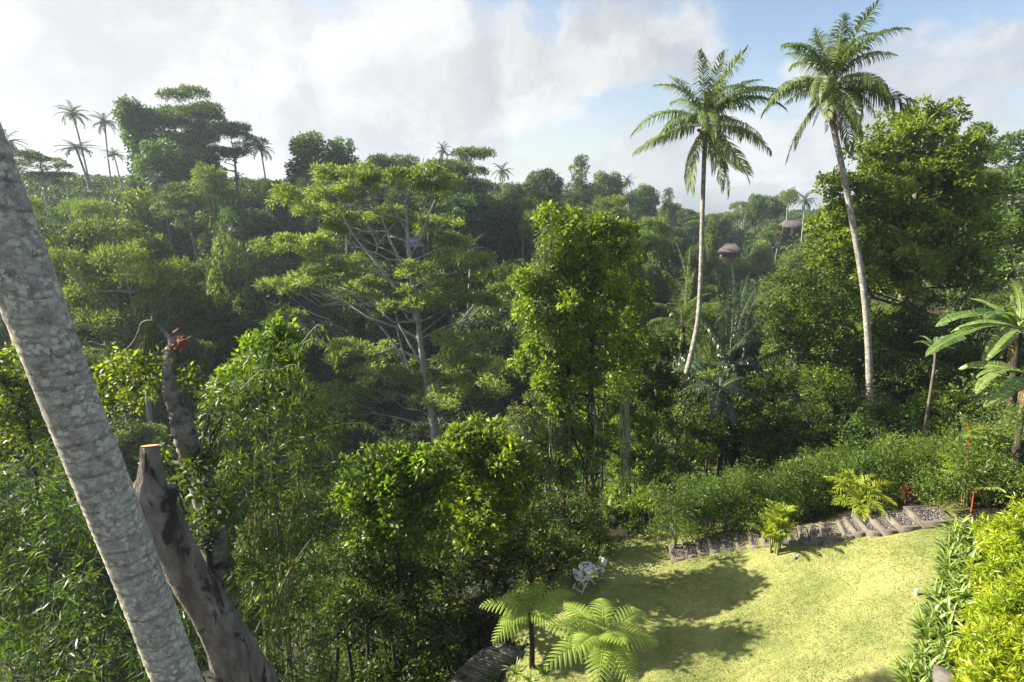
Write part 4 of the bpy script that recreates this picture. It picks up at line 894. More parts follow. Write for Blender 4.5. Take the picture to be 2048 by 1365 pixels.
    bk2 = rough_mat('mottled_bark', [(.06, .05, .04), (.20, .18, .15), (.36, .34, .30)], 6, bump=.9, bdist=.03, patch=((.05, .045, .03), 5, .52, .66)); mb.obj('trunk', bk2, T3, smooth=True)
    sp = MB()
    for i in range(26):
        a0 = P(352 + rng.normal() * 9, 690 + rng.normal() * 9, 9.15 + rng.normal() * .08); e = a0 + Vector((rng.uniform(-.02, .12), rng.normal() * .03, rng.uniform(.02, .10))); sp.tube([a0, a0.lerp(e, .5) + Vector(rng.normal(size=3) * .01), e], [.03, .02, .004], 4)
    sp.tube([P(360, 690, 9.15), P(372, 682, 9.12), P(384, 672, 9.1)], [.06, .035, .006], 5, wob=.1)
    sm = rough_mat('splintered_wood', [(.10, .04, .025), (.30, .13, .07), (.42, .22, .12)], 10, bump=.4); tag(sp.obj('splinters', sm, T3), kind='stuff')
    br = [(348, 690), (335, 672), (318, 652), (306, 638)]; b2 = [(308, 642), (286, 645), (278, 662), (270, 680), (255, 698), (235, 715), (212, 732), (190, 742)]
    for seg, r in ((br, .045), (b2, .022), ([(306, 638), (303, 632)], .03), ([(318, 705), (300, 708), (290, 706)], .014), ([(345, 765), (320, 755), (300, 742), (290, 730)], .03)):
        m_ = MB(); pp, ra = smooth([P(u, v, 9.2) for u, v in seg], np.linspace(r, r * .4, len(seg)), 4); m_.tube(pp, ra, 6, wob=.08, seed=4); m_.obj('branch', bk2, T3, smooth=True)
    L = [(240, 735, 26), (265, 755, 30), (215, 760, 26), (290, 765, 22), (235, 785, 26), (205, 790, 24), (265, 800, 22), (225, 820, 16), (322, 712, 12), (322, 742, 14), (368, 735, 15), (385, 750, 16), (365, 765, 12), (395, 780, 15), (290, 720, 18), (215, 730, 18), (250, 715, 18)]
    lf = MB(); foliage(lf, rng, pxc(L, rng, 9.2, dj=.25), 75, 5, .085, .05, .07, .35, .4, -.8, .45, tl=(.1, 1)); lf.obj('foliage', M['broad'], T3)
    cr = MB()
    for i in range(40):
        u = rng.uniform(282, 312); a0 = P(u, 645 + (300 - u) * .3, 9.2 + rng.normal() * .05); e = P(u - rng.uniform(0, 45), rng.uniform(690, 760), 9.2 + rng.normal() * .1); cr.tube(arc(a0, e, -.05, 5, .015, rng), .004, 3, cap=False)
    foliage(cr, rng, pxc([(300, 665, 8), (296, 680, 9), (290, 700, 11), (285, 720, 13), (262, 725, 12)], rng, 9.2), 300, 3, .04, .02, .03, 1, .3, -.9, .5, tl=(.2, .8)); tag(cr.obj('hanging_creeper', M['paleveg'], T3), kind='stuff')
near_trunks()

# ---------------------------------------------------------------- bamboo and thickets
def bamboo(label, base_uvt, clumps, rng, n_culm=14, leaf=(.19, .028), dens=24, group='bamboo clumps', tl=(0, 1), mat='bamboo', k=6, droop=.9, sprays=(), name='bamboo_clump'):
    u, v, t = base_uvt; b = P(u, v, t); b.z = G(b.x, b.y)
    T = thing(name, label, 'bamboo', tuple(b), 0, group); cl = pxc(clumps, rng, dj=.25); mb = MB(); sub = []
    for c, r in cl:
        for q_ in range(7):
            q = nrm(rng.normal(size=3)); s = r[0] * rng.uniform(.3, .5); sub.append((c + q * np.array(r) * .8, (s, s, s * 1.1)))
    foliage(mb, rng, sub, dens, k, leaf[0], leaf[1], .10, droop, .25, -.7, .25, tl=tl)
    mb.obj('foliage', M[mat], T)
    for i in range(n_culm):
        c, r = cl[rng.integers(len(cl))]; s = Vector(b) + Vector((rng.normal() * .5, rng.normal() * .5, -.2)); e = Vector(tuple(c)) + Vector(tuple(rng.normal(size=3) * np.array(r) * .5)); 
        mid = s.lerp(e, .55) + Vector((0, 0, (e - s).length * .16)) - Vector(((e - s).x * .25, (e - s).y * .25, 0))
        pp, ra = smooth([s, mid, e], [.035, .024, .006], 7); cb = MB(); cb.tube(pp, ra, 6, cap=False); cb.obj('culm', M['culm'], T, smooth=True)
    for seg in sprays:
        pts = [P(*p) for p in seg]; pp, ra = smooth(pts, np.linspace(.012, .003, len(pts)), 6); cb = MB(); cb.tube(pp, ra, 5, cap=False)
        cb.obj('culm', M['culm'], T, smooth=True); lb = MB()
        for j in range(3, len(pp), 2):
            for _ in range(5): add_leaves(lb, pp[j][None] + rng.normal(size=(1, 3)) * .03, np.array([(rng.normal() * .5, rng.normal() * .4, -1.0)]), rng.normal(size=(1, 3)), leaf[0] * rng.uniform(.8, 1.2), leaf[1], rng.uniform(.4, 1))
        lb.obj('leaf_spray', M[mat], T)
    return T
def near_veg():
    rng = np.random.default_rng(105)
    bamboo('tall bamboo clump in the foreground right of the sawn-off trunk, tips catching the sun', (560, 1420, 13.5),
           [(540, 700, 34, 12.5), (500, 745, 42, 12.5), (560, 770, 46, 12.3), (470, 800, 46, 12.2), (530, 830, 52, 12), (600, 830, 50, 12.2), (640, 850, 42, 12.5), (680, 840, 26, 12.6), (440, 860, 44, 12), (500, 900, 55, 11.8), (570, 910, 60, 11.6), (640, 920, 50, 12), (670, 960, 38, 12.2),
            (430, 940, 50, 11.8), (490, 990, 60, 11.5), (570, 1000, 65, 11.3), (640, 1020, 55, 11.8), (670, 1060, 40, 12), (440, 1040, 55, 11.5), (520, 1090, 62, 11.3), (600, 1100, 60, 11.4), (660, 1140, 40, 12), (470, 1150, 55, 11.5), (550, 1190, 60, 11.4), (620, 1200, 50, 11.8), (420, 1100, 35, 11.6), (390, 980, 30, 11.8)],
           rng, 22, sprays=[[(590, 720, 12.3), (610, 685, 12.2), (640, 680, 12.1), (672, 702, 12.1)], [(560, 740, 12.2), (590, 730, 12.1), (610, 760, 12), (618, 790, 12)], [(640, 860, 12.2), (690, 848, 12.1), (740, 850, 12.1), (785, 880, 12.1)], [(600, 690, 12.4), (640, 650, 12.3), (665, 700, 12.2), (678, 745, 12.2)],
                            [(480, 780, 12), (530, 740, 12), (580, 775, 12), (600, 800, 12)]])
    bamboo('dense bamboo in the bottom left corner behind the leaning trunk', (60, 1500, 11),
           [(40, 930, 45, 12), (110, 940, 40, 12), (20, 990, 50, 11.5), (90, 1000, 50, 11.5), (150, 1010, 40, 11.5), (30, 1060, 55, 11), (110, 1070, 55, 10.8), (170, 1080, 40, 10.8), (20, 1140, 55, 10.4), (100, 1150, 55, 10.2), (180, 1150, 45, 10.2), (40, 1220, 55, 9.8), (130, 1230, 55, 9.6), (210, 1230, 40, 9.8),
            (30, 1300, 55, 9.4), (120, 1310, 55, 9.2), (210, 1310, 50, 9.2), (60, 1380, 60, 9), (170, 1390, 60, 9), (-40, 1100, 60, 10.8), (-40, 1250, 60, 9.8), (-50, 1000, 55, 11.5)], rng, 16, dens=18, leaf=(.2, .032), tl=(0, .8))
    bamboo('shaded bamboo between the sawn-off trunk and the tall sunlit clump, low in the frame', (420, 1500, 10.5),
           [(400, 1200, 40, 10), (340, 1240, 45, 9.5), (300, 1300, 45, 9.4), (380, 1310, 50, 9.6), (460, 1260, 40, 10.5), (540, 1290, 50, 10.8), (620, 1300, 45, 11.2), (590, 1370, 55, 10.6), (360, 1160, 35, 10.2), (300, 1180, 30, 9.9), (330, 1100, 28, 10.4)], rng, 10, dens=18, tl=(0, .7))
    # big-leaved tree and shrubs
    def shrub(label, name, base, L, leaf='broad', group=None, fo=None, t0=None, n=6, flat=.9, bark='bark_dark', cat='tree', r0=.05, dj=.25, lob=(.35, .55), nl=24):
        cl = pxc(L, rng, t0, dj=dj); sub = []
        for c, r in cl:
            for q_ in range(n):
                q = nrm(rng.normal(size=3)); s = r[0] * rng.uniform(*lob); sub.append((c + q * np.array(r) * .75, (s, s, s * flat)))
        b = P(*base); b.z = G(b.x, b.y) - .1
        if cat == 'bush':
            for q_ in range(6): s = rng.uniform(.3, .5); sub.append((np.array(b) + np.array((rng.normal() * .7, rng.normal() * .5, rng.uniform(.3, 1.1))), (s, s, s)))
        tz = np.mean([c for c, r in cl], 0); top = Vector(tuple(tz))
        f = dict(dens=40, k=6, L=.14, W=.06, spread=.12, droop=.25, up=.5, low=-.5, fill=.12, tl=(.1, 1)); f.update(fo or {})
        return leafy_tree(name, label, cat, b, [(b, .075), (b.lerp(top, .5) + Vector((.1, 0, 0)), .065), (top, .04)], sub, M[leaf], M[bark], rng, group, f, nl, r0)
    shrub('bright broad-leaved treetop poking up behind the tall bamboo clump', 'broadleaf_tree', (560, 1250, 16), [(545, 672, 26), (575, 685, 26), (520, 695, 26), (590, 715, 22), (500, 725, 24), (470, 745, 24), (550, 720, 26), (450, 770, 20), (430, 790, 22), (585, 745, 20), (500, 765, 24), (560, 660, 16)], 'vine', t0=14,
          fo=dict(L=.15, W=.085, dens=55, k=6))
    shrub('small leafy tree left behind the leaning trunk at the frame edge', 'broadleaf_tree', (20, 1050, 16), [(10, 730, 34), (40, 760, 34), (-20, 780, 40), (60, 800, 30), (20, 820, 40), (80, 850, 30), (10, 880, 40), (150, 880, 30), (110, 870, 26)], 'broad', t0=15, fo=dict(L=.15, W=.06))
    shrub('domed shrub-tree with pale sunlit top, highest of the row below the vine-covered tree', 'domed_tree', (960, 1160, 20.5), [(955, 872, 34), (990, 880, 36), (925, 895, 34), (960, 905, 44), (1010, 915, 40), (900, 925, 36), (945, 950, 44), (1000, 965, 44), (1045, 960, 34), (1030, 1000, 32), (970, 1010, 42), (920, 1000, 38), (1060, 930, 22),
           (1000, 1040, 34), (940, 1060, 38)], 'vine', t0=19.2, fo=dict(L=.21, W=.11, dens=26, up=.8, tl=(.1, 1)), group='row of domed trees at the forest edge')
    shrub('long low dome of foliage running left from the highest domed tree', 'domed_tree', (790, 1170, 20.5), [(715, 940, 30), (745, 925, 32), (785, 925, 34), (825, 930, 34), (865, 925, 34), (705, 975, 32), (750, 970, 38), (800, 975, 42), (850, 980, 42), (890, 975, 34), (700, 1015, 30), (745, 1025, 38), (805, 1030, 42), (860, 1040, 42), (720, 1070, 32), (780, 1080, 36), (840, 1095, 36)],
          'vine', t0=17.4, fo=dict(L=.2, W=.105, dens=26, up=.8, tl=(0, .9)), group='row of domed trees at the forest edge')
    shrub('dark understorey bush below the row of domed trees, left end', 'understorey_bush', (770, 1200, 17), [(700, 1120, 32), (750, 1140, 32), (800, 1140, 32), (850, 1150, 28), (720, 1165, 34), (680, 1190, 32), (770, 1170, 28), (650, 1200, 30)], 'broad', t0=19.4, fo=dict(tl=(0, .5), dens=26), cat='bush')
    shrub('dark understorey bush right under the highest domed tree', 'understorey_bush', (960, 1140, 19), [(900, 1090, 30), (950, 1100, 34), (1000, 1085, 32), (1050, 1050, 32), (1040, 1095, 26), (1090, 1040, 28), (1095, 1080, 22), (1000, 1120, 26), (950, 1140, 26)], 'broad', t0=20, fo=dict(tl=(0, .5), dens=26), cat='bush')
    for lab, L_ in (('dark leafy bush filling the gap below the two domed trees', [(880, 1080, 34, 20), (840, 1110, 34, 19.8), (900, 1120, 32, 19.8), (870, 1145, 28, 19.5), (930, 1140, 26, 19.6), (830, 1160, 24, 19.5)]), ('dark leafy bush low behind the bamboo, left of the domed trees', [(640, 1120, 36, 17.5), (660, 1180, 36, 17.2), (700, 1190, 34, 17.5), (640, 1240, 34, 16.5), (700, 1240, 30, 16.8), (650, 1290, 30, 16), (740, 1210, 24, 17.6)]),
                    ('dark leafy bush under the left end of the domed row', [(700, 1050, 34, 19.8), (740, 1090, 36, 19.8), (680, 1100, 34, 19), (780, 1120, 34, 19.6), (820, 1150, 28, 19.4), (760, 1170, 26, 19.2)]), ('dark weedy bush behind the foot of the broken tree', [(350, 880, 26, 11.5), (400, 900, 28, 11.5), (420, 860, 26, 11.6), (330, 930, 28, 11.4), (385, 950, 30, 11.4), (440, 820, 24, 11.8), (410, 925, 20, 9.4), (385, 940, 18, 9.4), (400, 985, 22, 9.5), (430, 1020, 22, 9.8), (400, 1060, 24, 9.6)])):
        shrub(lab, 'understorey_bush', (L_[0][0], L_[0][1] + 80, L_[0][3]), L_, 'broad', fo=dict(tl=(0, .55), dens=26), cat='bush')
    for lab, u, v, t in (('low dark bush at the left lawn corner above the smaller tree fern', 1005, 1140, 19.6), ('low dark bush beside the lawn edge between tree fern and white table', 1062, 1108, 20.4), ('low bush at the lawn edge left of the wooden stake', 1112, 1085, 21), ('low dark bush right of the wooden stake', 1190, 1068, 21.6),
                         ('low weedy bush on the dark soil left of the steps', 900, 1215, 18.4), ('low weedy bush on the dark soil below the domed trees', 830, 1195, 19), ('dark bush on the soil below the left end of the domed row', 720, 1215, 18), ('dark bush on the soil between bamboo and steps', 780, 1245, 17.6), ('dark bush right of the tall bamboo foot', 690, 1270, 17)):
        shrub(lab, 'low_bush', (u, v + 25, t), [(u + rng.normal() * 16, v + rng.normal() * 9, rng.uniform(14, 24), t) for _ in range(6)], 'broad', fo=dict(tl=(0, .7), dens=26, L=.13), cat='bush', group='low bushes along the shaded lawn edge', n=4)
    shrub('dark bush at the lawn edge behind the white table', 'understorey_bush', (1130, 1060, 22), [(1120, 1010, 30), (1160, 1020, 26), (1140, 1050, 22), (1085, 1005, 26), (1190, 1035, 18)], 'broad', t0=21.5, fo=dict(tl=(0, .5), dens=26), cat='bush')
    shrub('pale fine-leaved bush glowing left of the vine-covered tree foot', 'pale_bush', (1060, 1000, 25), [(1040, 830, 26), (1065, 850, 28), (1040, 880, 26), (1070, 900, 28), (1085, 940, 24), (1050, 930, 24), (1075, 800, 22)], 'paleveg', t0=24.5, fo=dict(L=.14, W=.05, droop=.9, dens=40), cat='bush')
    shrub('sunlit bush behind the lianas right of the vine-covered tree', 'sunlit_bush', (1250, 1000, 28), [(1215, 880, 22), (1240, 860, 24), (1265, 900, 26), (1230, 920, 24), (1300, 850, 24), (1290, 890, 24), (1270, 950, 22), (1320, 920, 22), (1310, 960, 20)], 'vine', t0=27.5, fo=dict(L=.16, W=.08, tl=(.2, .9)), cat='bush')
    shrub('dark leafy tree just right of the vine-covered tree', 'broadleaf_tree', (1310, 960, 30), [(1290, 700, 26), (1320, 680, 24), (1280, 740, 26), (1310, 760, 28), (1290, 800, 26), (1330, 810, 24), (1345, 700, 22), (1270, 780, 22), (1345, 760, 22), (1345, 860, 22)], 'broad', t0=30, fo=dict(L=.17, W=.08, tl=(0, .6)))
    for i, (u, v, r, t, lab) in enumerate([(1415, 860, 34, 28, 'dark thicket bush under the dark fan of palms'), (1480, 870, 34, 28, 'dark thicket bush below the plume palm'), (1545, 860, 36, 28, 'dark thicket bush in the middle behind the hedge'), (1620, 850, 34, 30, 'dark thicket bush left of the right coconut trunk base'),
                                           (1670, 835, 30, 33, 'lighter thicket bush close left of the right coconut trunk base'), (1790, 830, 34, 27, 'low thicket bush right of the right coconut trunk base'), (1860, 815, 36, 26, 'low thicket bush between the coconut trunk and the banana plants'), (1930, 790, 36, 24, 'low thicket bush under the banana leaves'),
                                           (1560, 760, 34, 33, 'tangled thicket tree below the wide low leafy tree'), (1480, 800, 30, 33, 'tangled thicket bush behind the plume palm foot'), (1640, 780, 34, 32, 'pale green thicket bush below the wide low leafy tree'), (1380, 920, 28, 26, 'leafy bush at the left end of the hedge')]):
        Ls = [(u + rng.normal() * r, v + rng.normal() * r * .6, r * rng.uniform(.6, .9), t) for _ in range(6)]
        shrub(lab, 'thicket_bush', (u, v + 60, t), Ls, ['broad', 'vine', 'hedge'][[0, 0, 0, 0, 1, 2, 2, 1, 0, 0, 1, 1][i]], fo=dict(L=.15, W=.07, dens=26, tl=(0, .7)), cat='bush', group='thicket bushes beyond the hedge', n=4)
    # clipped feathery hedge of low bamboo, one shrub after another
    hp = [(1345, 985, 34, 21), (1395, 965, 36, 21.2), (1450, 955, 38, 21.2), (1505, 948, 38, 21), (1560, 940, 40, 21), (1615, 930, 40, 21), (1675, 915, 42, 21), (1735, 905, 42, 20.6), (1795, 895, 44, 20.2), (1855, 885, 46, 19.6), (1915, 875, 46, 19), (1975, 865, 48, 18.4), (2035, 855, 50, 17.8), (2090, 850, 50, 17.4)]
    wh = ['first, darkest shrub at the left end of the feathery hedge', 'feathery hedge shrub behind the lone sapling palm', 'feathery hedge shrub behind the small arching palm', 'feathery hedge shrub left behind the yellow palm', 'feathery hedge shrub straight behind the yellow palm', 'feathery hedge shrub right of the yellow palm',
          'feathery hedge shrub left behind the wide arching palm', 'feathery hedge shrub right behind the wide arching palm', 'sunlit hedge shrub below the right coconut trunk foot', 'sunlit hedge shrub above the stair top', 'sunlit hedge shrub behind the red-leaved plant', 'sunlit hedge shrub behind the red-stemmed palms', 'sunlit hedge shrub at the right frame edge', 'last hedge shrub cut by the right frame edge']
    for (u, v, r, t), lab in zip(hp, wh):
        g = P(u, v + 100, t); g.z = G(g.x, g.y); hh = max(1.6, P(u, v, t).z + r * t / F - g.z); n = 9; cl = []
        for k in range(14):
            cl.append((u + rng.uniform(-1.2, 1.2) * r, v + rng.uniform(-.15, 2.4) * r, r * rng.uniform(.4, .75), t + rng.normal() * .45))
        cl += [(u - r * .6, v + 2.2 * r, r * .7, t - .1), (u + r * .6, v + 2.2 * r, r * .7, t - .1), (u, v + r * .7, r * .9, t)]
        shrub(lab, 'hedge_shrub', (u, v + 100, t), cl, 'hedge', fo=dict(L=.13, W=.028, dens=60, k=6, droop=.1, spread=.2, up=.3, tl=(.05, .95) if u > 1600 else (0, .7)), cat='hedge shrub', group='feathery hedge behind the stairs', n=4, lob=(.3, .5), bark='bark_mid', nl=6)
    shrub('small round bush at the bottom edge beside the tall bamboo', 'round_bush', (660, 1400, 12), [(655, 1360, 26), (635, 1375, 20), (680, 1372, 20)], 'hedge', t0=11.5, fo=dict(L=.06, W=.03, dens=150), cat='bush')
    # creeping plants at the bottom edge
    mb = MB(); cl = []
    for i in range(60):
        p = PT(rng.uniform(700, 900), rng.uniform(1325, 1440)); cl.append((np.array(p), (.35, .35, .16)))
    foliage(mb, rng, cl, 60, 5, .09, .05, .08, .1, .8, 0, .1, tl=(.2, 1)); tag(mb.obj('ground_creeper', M['vine']), 'patch of bright creeping ground cover at the bottom edge left of the steps', 'ground cover', kind='stuff')
    mb = MB(); pts = []
    for i in range(9000):
        u, v = rng.uniform(640, 1250), rng.uniform(1090, 1400); pts.append((u, v))
    for i in range(5200):
        d = 8 + 20 * rng.random(); u = rng.uniform(350, 1330); x = (u - 1024) / F * d; 
        if inpoly(np.array([x]), np.array([d]))[0]: continue
        z = G(x, d); 
        add_leaves(mb, np.array([(x, d, z + .015)]), np.array([(rng.normal(), rng.normal(), .05)]), np.array([(rng.normal() * .4, rng.normal() * .4, 1)]), rng.uniform(.06, .14), rng.uniform(.03, .06), rng.random())
    tag(mb.obj('leaf_litter', M['litter']), 'dry leaf litter scattered on the dark forest soil', 'leaf litter', kind='stuff')
    mb = MB(); cl = []
    for i in range(900):
        d = 11 + 16 * rng.random(); u = rng.uniform(380, 1340); x = (u - 1024) / F * d
        if inpoly(np.array([x]), np.array([d]))[0]: continue
        uv = UV((x, d, G(x, d)))
        if 760 < uv[0] < 1100 and uv[1] > 1130 and rng.random() < .8: continue
        s = rng.uniform(.15, .45); cl.append((np.array((x, d, G(x, d) + s * .4)), (s, s, s)))
    foliage(mb, rng, cl, 20, 5, .13, .055, .12, .2, .6, -.2, .3, tl=(0, .6)); tag(mb.obj('forest_seedlings', M['broad']), 'low dark seedlings and weeds on the forest floor left of the lawn', 'undergrowth', kind='stuff')
near_veg()

# ================================================================ palms and large-leaved plants
def chord(c, tip, bend):
    v = Vector(tip) - Vector(c); L = v.length; hor = math.hypot(v.x, v.y)
    b = R(bend); return L * (1 + b * b / 24), math.degrees(math.atan2(v.z, hor)) + bend * .47, math.atan2(v.y, v.x)
def put_frond(T, c, tip, bend, rng, mats, name='frond', **k):
    L, a0, az = chord(c, tip, bend); me = frond_mesh(name, mats, rng, L=L, a0=a0, bend=bend, **k)
    return put(name, me, T, Vector(c) - Vector(T['_o']), (0, 0, az))
def stem(T, pts, rad, mat, name='trunk', **k):
    pp, ra = smooth(pts, rad, 5); b = MB(); b.tube(pp, ra, 8, wob=.04, **k); return b.obj(name, mat, T, smooth=True)

def mid_palms():
    rng = np.random.default_rng(200)
    b = P(1372, 900, 39); b.z = G(b.x, b.y); T = thing('coconut_palm', 'short coconut palm with upright fronds left behind the left coconut trunk', 'palm tree', tuple(b)); c = P(1366, 655, 39)
    stem(T, [b - Vector((0, 0, .4)), P(1368, 780, 39), c], [.2, .17, .15], M['bark_dark'])
    for u, v in [(1345, 482), (1330, 545), (1400, 540), (1378, 500), (1425, 590), (1300, 610), (1440, 640), (1305, 680), (1345, 740), (1410, 730), (1325, 720), (1385, 745), (1290, 650), (1360, 560)]:
        put_frond(T, c, P(u + rng.normal() * 6, v, 39 + rng.normal() * 2), rng.uniform(35, 75), rng, [M['palm'], M['stalk']], n=44, ll=.75, lw=.05, hang=.5)
    b = P(1435, 905, 36); b.z = G(b.x, b.y); T = thing('plume_palm', 'huge clump palm with long feathery plumes arching right between the two coconut trunks', 'palm tree', tuple(b)); c = P(1448, 790, 36)
    stem(T, [b - Vector((0, 0, .4)), P(1440, 850, 36), c], [.32, .3, .26], M['bark_dark'])
    for u, v, t in [(1460, 530, 31), (1500, 548, 32), (1545, 590, 31), (1580, 650, 31), (1425, 545, 32), (1590, 700, 30), (1520, 570, 33), (1480, 600, 29), (1400, 640, 31), (1535, 640, 29), (1560, 760, 31), (1370, 720, 31), (1440, 620, 29.5), (1500, 680, 28.5)]:
        put_frond(T, c, P(u, v, t + 5), rng.uniform(45, 80), rng, [M['sugar'], M['stalk']], n=70, ll=1.05, lw=.06, hang=.75, bare=.25, r=.05, tl=(.3, 1))
    for lab, (u, v), t, n in [('dark drooping rosette palm crossed by the foot of the left coconut trunk', (1385, 745), 35.8, 14), ('dark drooping rosette palm right of the left coconut trunk foot', (1470, 755), 34.5, 15), ('dark drooping rosette palm lower between the two coconut trunks', (1440, 800), 28, 12)]:
        b = P(u + 4, v + 150, t); b.z = G(b.x, b.y); T = thing('rosette_palm', lab, 'palm tree', tuple(b), 0, 'dark rosette palms in the thicket'); c = P(u, v - 20, t)
        stem(T, [b - Vector((0, 0, .3)), Vector(b).lerp(c, .5), c], [.16, .14, .12], M['bark_dark'])
        for i in range(n):
            a = i * 2.4; e = rng.uniform(-.9, .9); r = 1.75; tip = c + Vector((math.cos(a) * r * math.cos(e), math.sin(a) * r * math.cos(e), r * math.sin(e) - .5))
            put_frond(T, c, tip, 60, rng, [M['sugar'], M['stalk']], n=34, ll=.6, lw=.05, hang=.7, tl=(0, .6))
    # small garden palms
    def garden_palm(label, u, v, h, n, L, leaf, rng, stems=1, spread=.9, name='garden_palm', e=(20, 75), ll=.34, lw=.028, bark='stalk', bend=(45, 85), base=None, thick=.03, grp='small palms planted round the lawn'):
        b = PT(u, v) if base is None else base; T = thing(name, label, 'palm', tuple(b), 0, grp)
        for s_ in range(stems):
            off = Vector((rng.normal() * .12 * (stems > 1), rng.normal() * .12 * (stems > 1), 0)); hh = h * rng.uniform(.15, 1.1) if stems > 1 else h; c = b + off + Vector((rng.normal() * .05, rng.normal() * .05, hh))
            stem(T, [b + off - Vector((0, 0, .1)), (b + off).lerp(c, .5), c], [thick * 1.3, thick, thick * .8], M[bark], 'stem')
            for i in range(max(3, n // stems)):
                a = i * 2.4 + s_; el = R(rng.uniform(*e)); r = L * rng.uniform(.8, 1.1) * spread; tip = c + Vector((math.cos(a) * math.cos(el) * r, math.sin(a) * math.cos(el) * r, math.sin(el) * r))
                put_frond(T, c, tip, rng.uniform(*bend), rng, [M[leaf], M['stalk']], n=26, ll=ll, lw=lw, hang=.35, bare=.2, r=.012, tl=(.2, 1), vshape=.5)
        return T
    red = rough_mat('red_crownshaft', [(.28, .05, .025), (.42, .08, .03), (.48, .15, .06)], 3, rough=.45, bump=.1); M['redstalk'] = red
    garden_palm('bright yellow-green palm cluster standing in front of the stairs with a long shadow', 1548, 1106, 1.0, 42, .95, 'areca', rng, 8, e=(35, 82), ll=.3)
    garden_palm('wide arching bright palm at the hedge foot above the middle of the stairs', 1712, 1032, .55, 22, 1.45, 'areca', rng, 4, e=(5, 65), bend=(60, 100), ll=.42)
    garden_palm('small arching palm at the hedge foot above the lower stairs', 1415, 1062, .7, 13, 1.0, 'areca', rng, 3, e=(10, 70), ll=.3)
    garden_palm('pale little palm half hidden left of the yellow palm behind the stairs', 1500, 1050, .5, 10, .8, 'areca', rng, 2, e=(15, 70), ll=.25)
    garden_palm('dark lone sapling palm at the lawn edge behind the white table', 1215, 1082, .9, 9, 1.15, 'hedge', rng, 1, e=(25, 80), ll=.3)
    garden_palm('red-stemmed palm with a tall thin stem and crown above the hedge', 1930, 1000, 0, 9, 1.0, 'areca', rng, 1, base=PT(1932, 1003), ll=.3, bark='redstalk', name='sealing_wax_palm') if False else None
    for lab, (ub, vb), (uc, vc), n, L, bk in [('taller red-stemmed palm rising over the hedge at the stair top', (1922, 1010), (1938, 888), 9, .95, 'redstalk'), ('yellow-stemmed palm cluster between the two red-stemmed palms', (1925, 1012), (1926, 950), 10, .8, 'stalk'),
                                              ('shorter red-stemmed palm with a thick scarlet stem by the golden shrubs', (1942, 1030), (1948, 985), 10, 1.0, 'redstalk')]:
        b = PT(ub, vb); c = PY(uc, vc, b.y); T = thing('sealing_wax_palm', lab, 'palm', tuple(b), 0, 'red-stemmed palms at the stair top')
        for k in range(1 if bk == 'redstalk' else 4):
            o = Vector((rng.normal() * .12, rng.normal() * .1, 0)) * (k > 0); stem(T, [b + o - Vector((0, 0, .1)), b.lerp(c, .5) + o, c + o * 1.3], [.026, .022, .02] if bk == 'redstalk' else [.03, .025, .02], M[bk], 'stem')
        for i in range(n):
            a = i * 2.4; el = R(rng.uniform(5, 70)); tip = c + Vector((math.cos(a) * math.cos(el) * L, math.sin(a) * math.cos(el) * L, math.sin(el) * L))
            put_frond(T, c, tip, rng.uniform(50, 80), rng, [M['strap' if bk == 'redstalk' else 'areca'], M[bk]], n=24, ll=.34, lw=.035, hang=.3, r=.014, tl=(.2, .8))
    # little tree with an orange-brown stem at the lawn edge
    b = PT(1302, 1062); c = PY(1296, 1012, b.y); T = thing('sapling_tree', 'young tree with thin reddish stem and spreading leaves at the far lawn edge', 'tree', tuple(b))
    stem(T, [b - Vector((0, 0, .1)), b.lerp(c, .5), c], [.035, .03, .025], rough_mat('reddish_stem', [(.22, .10, .06), (.32, .16, .10), (.4, .24, .15)], 4), 'trunk')
    mb = MB(); foliage(mb, rng, [(np.array(c) + np.array((x, y, z)), (.32, .32, .2)) for x, y, z in [(0, 0, .15), (-.45, 0, .0), (.35, .1, .1), (-.2, .3, .25), (.15, -.3, .2), (-.6, .1, -.15)]], 45, 6, .17, .06, .1, .4, .7, -.4, .2); mb.obj('crown', M['vine'], T)
    for u, v in [(1865, 978), (1810, 990), (1640, 1000), (1880, 962)]:
        b = PT(u, v + 18); T = thing('cordyline', {1865: 'dark red spiky-leaved plant behind the stair top, the biggest of them', 1810: 'dark red spiky-leaved plant left of the biggest one', 1640: 'small reddish spiky plant behind the middle of the stairs', 1880: 'red spiky-leaved plant between hedge and red-stemmed palms'}[u], 'plant', tuple(b), 0, 'red spiky plants')
        mb = MB(); n = 46; a = rng.uniform(0, 6.28, n); el = rng.uniform(.1, 1.3, n); d = np.stack([np.cos(a) * np.cos(el), np.sin(a) * np.cos(el), np.sin(el)], 1); add_leaves(mb, np.array(b)[None] + np.stack([0 * a, 0 * a, rng.uniform(.1, .5, n)], 1), d, np.tile((0, 0, 1.0), (n, 1)) + d * .2, rng.uniform(.3, .5, n), .06, rng.random(n))
        mb.obj('foliage', M['red'], T); stem(T, [b - Vector((0, 0, .05)), b + Vector((0, 0, .25)), b + Vector((0, 0, .5))], [.02, .02, .015], M['bark_mid'], 'stem')
mid_palms()

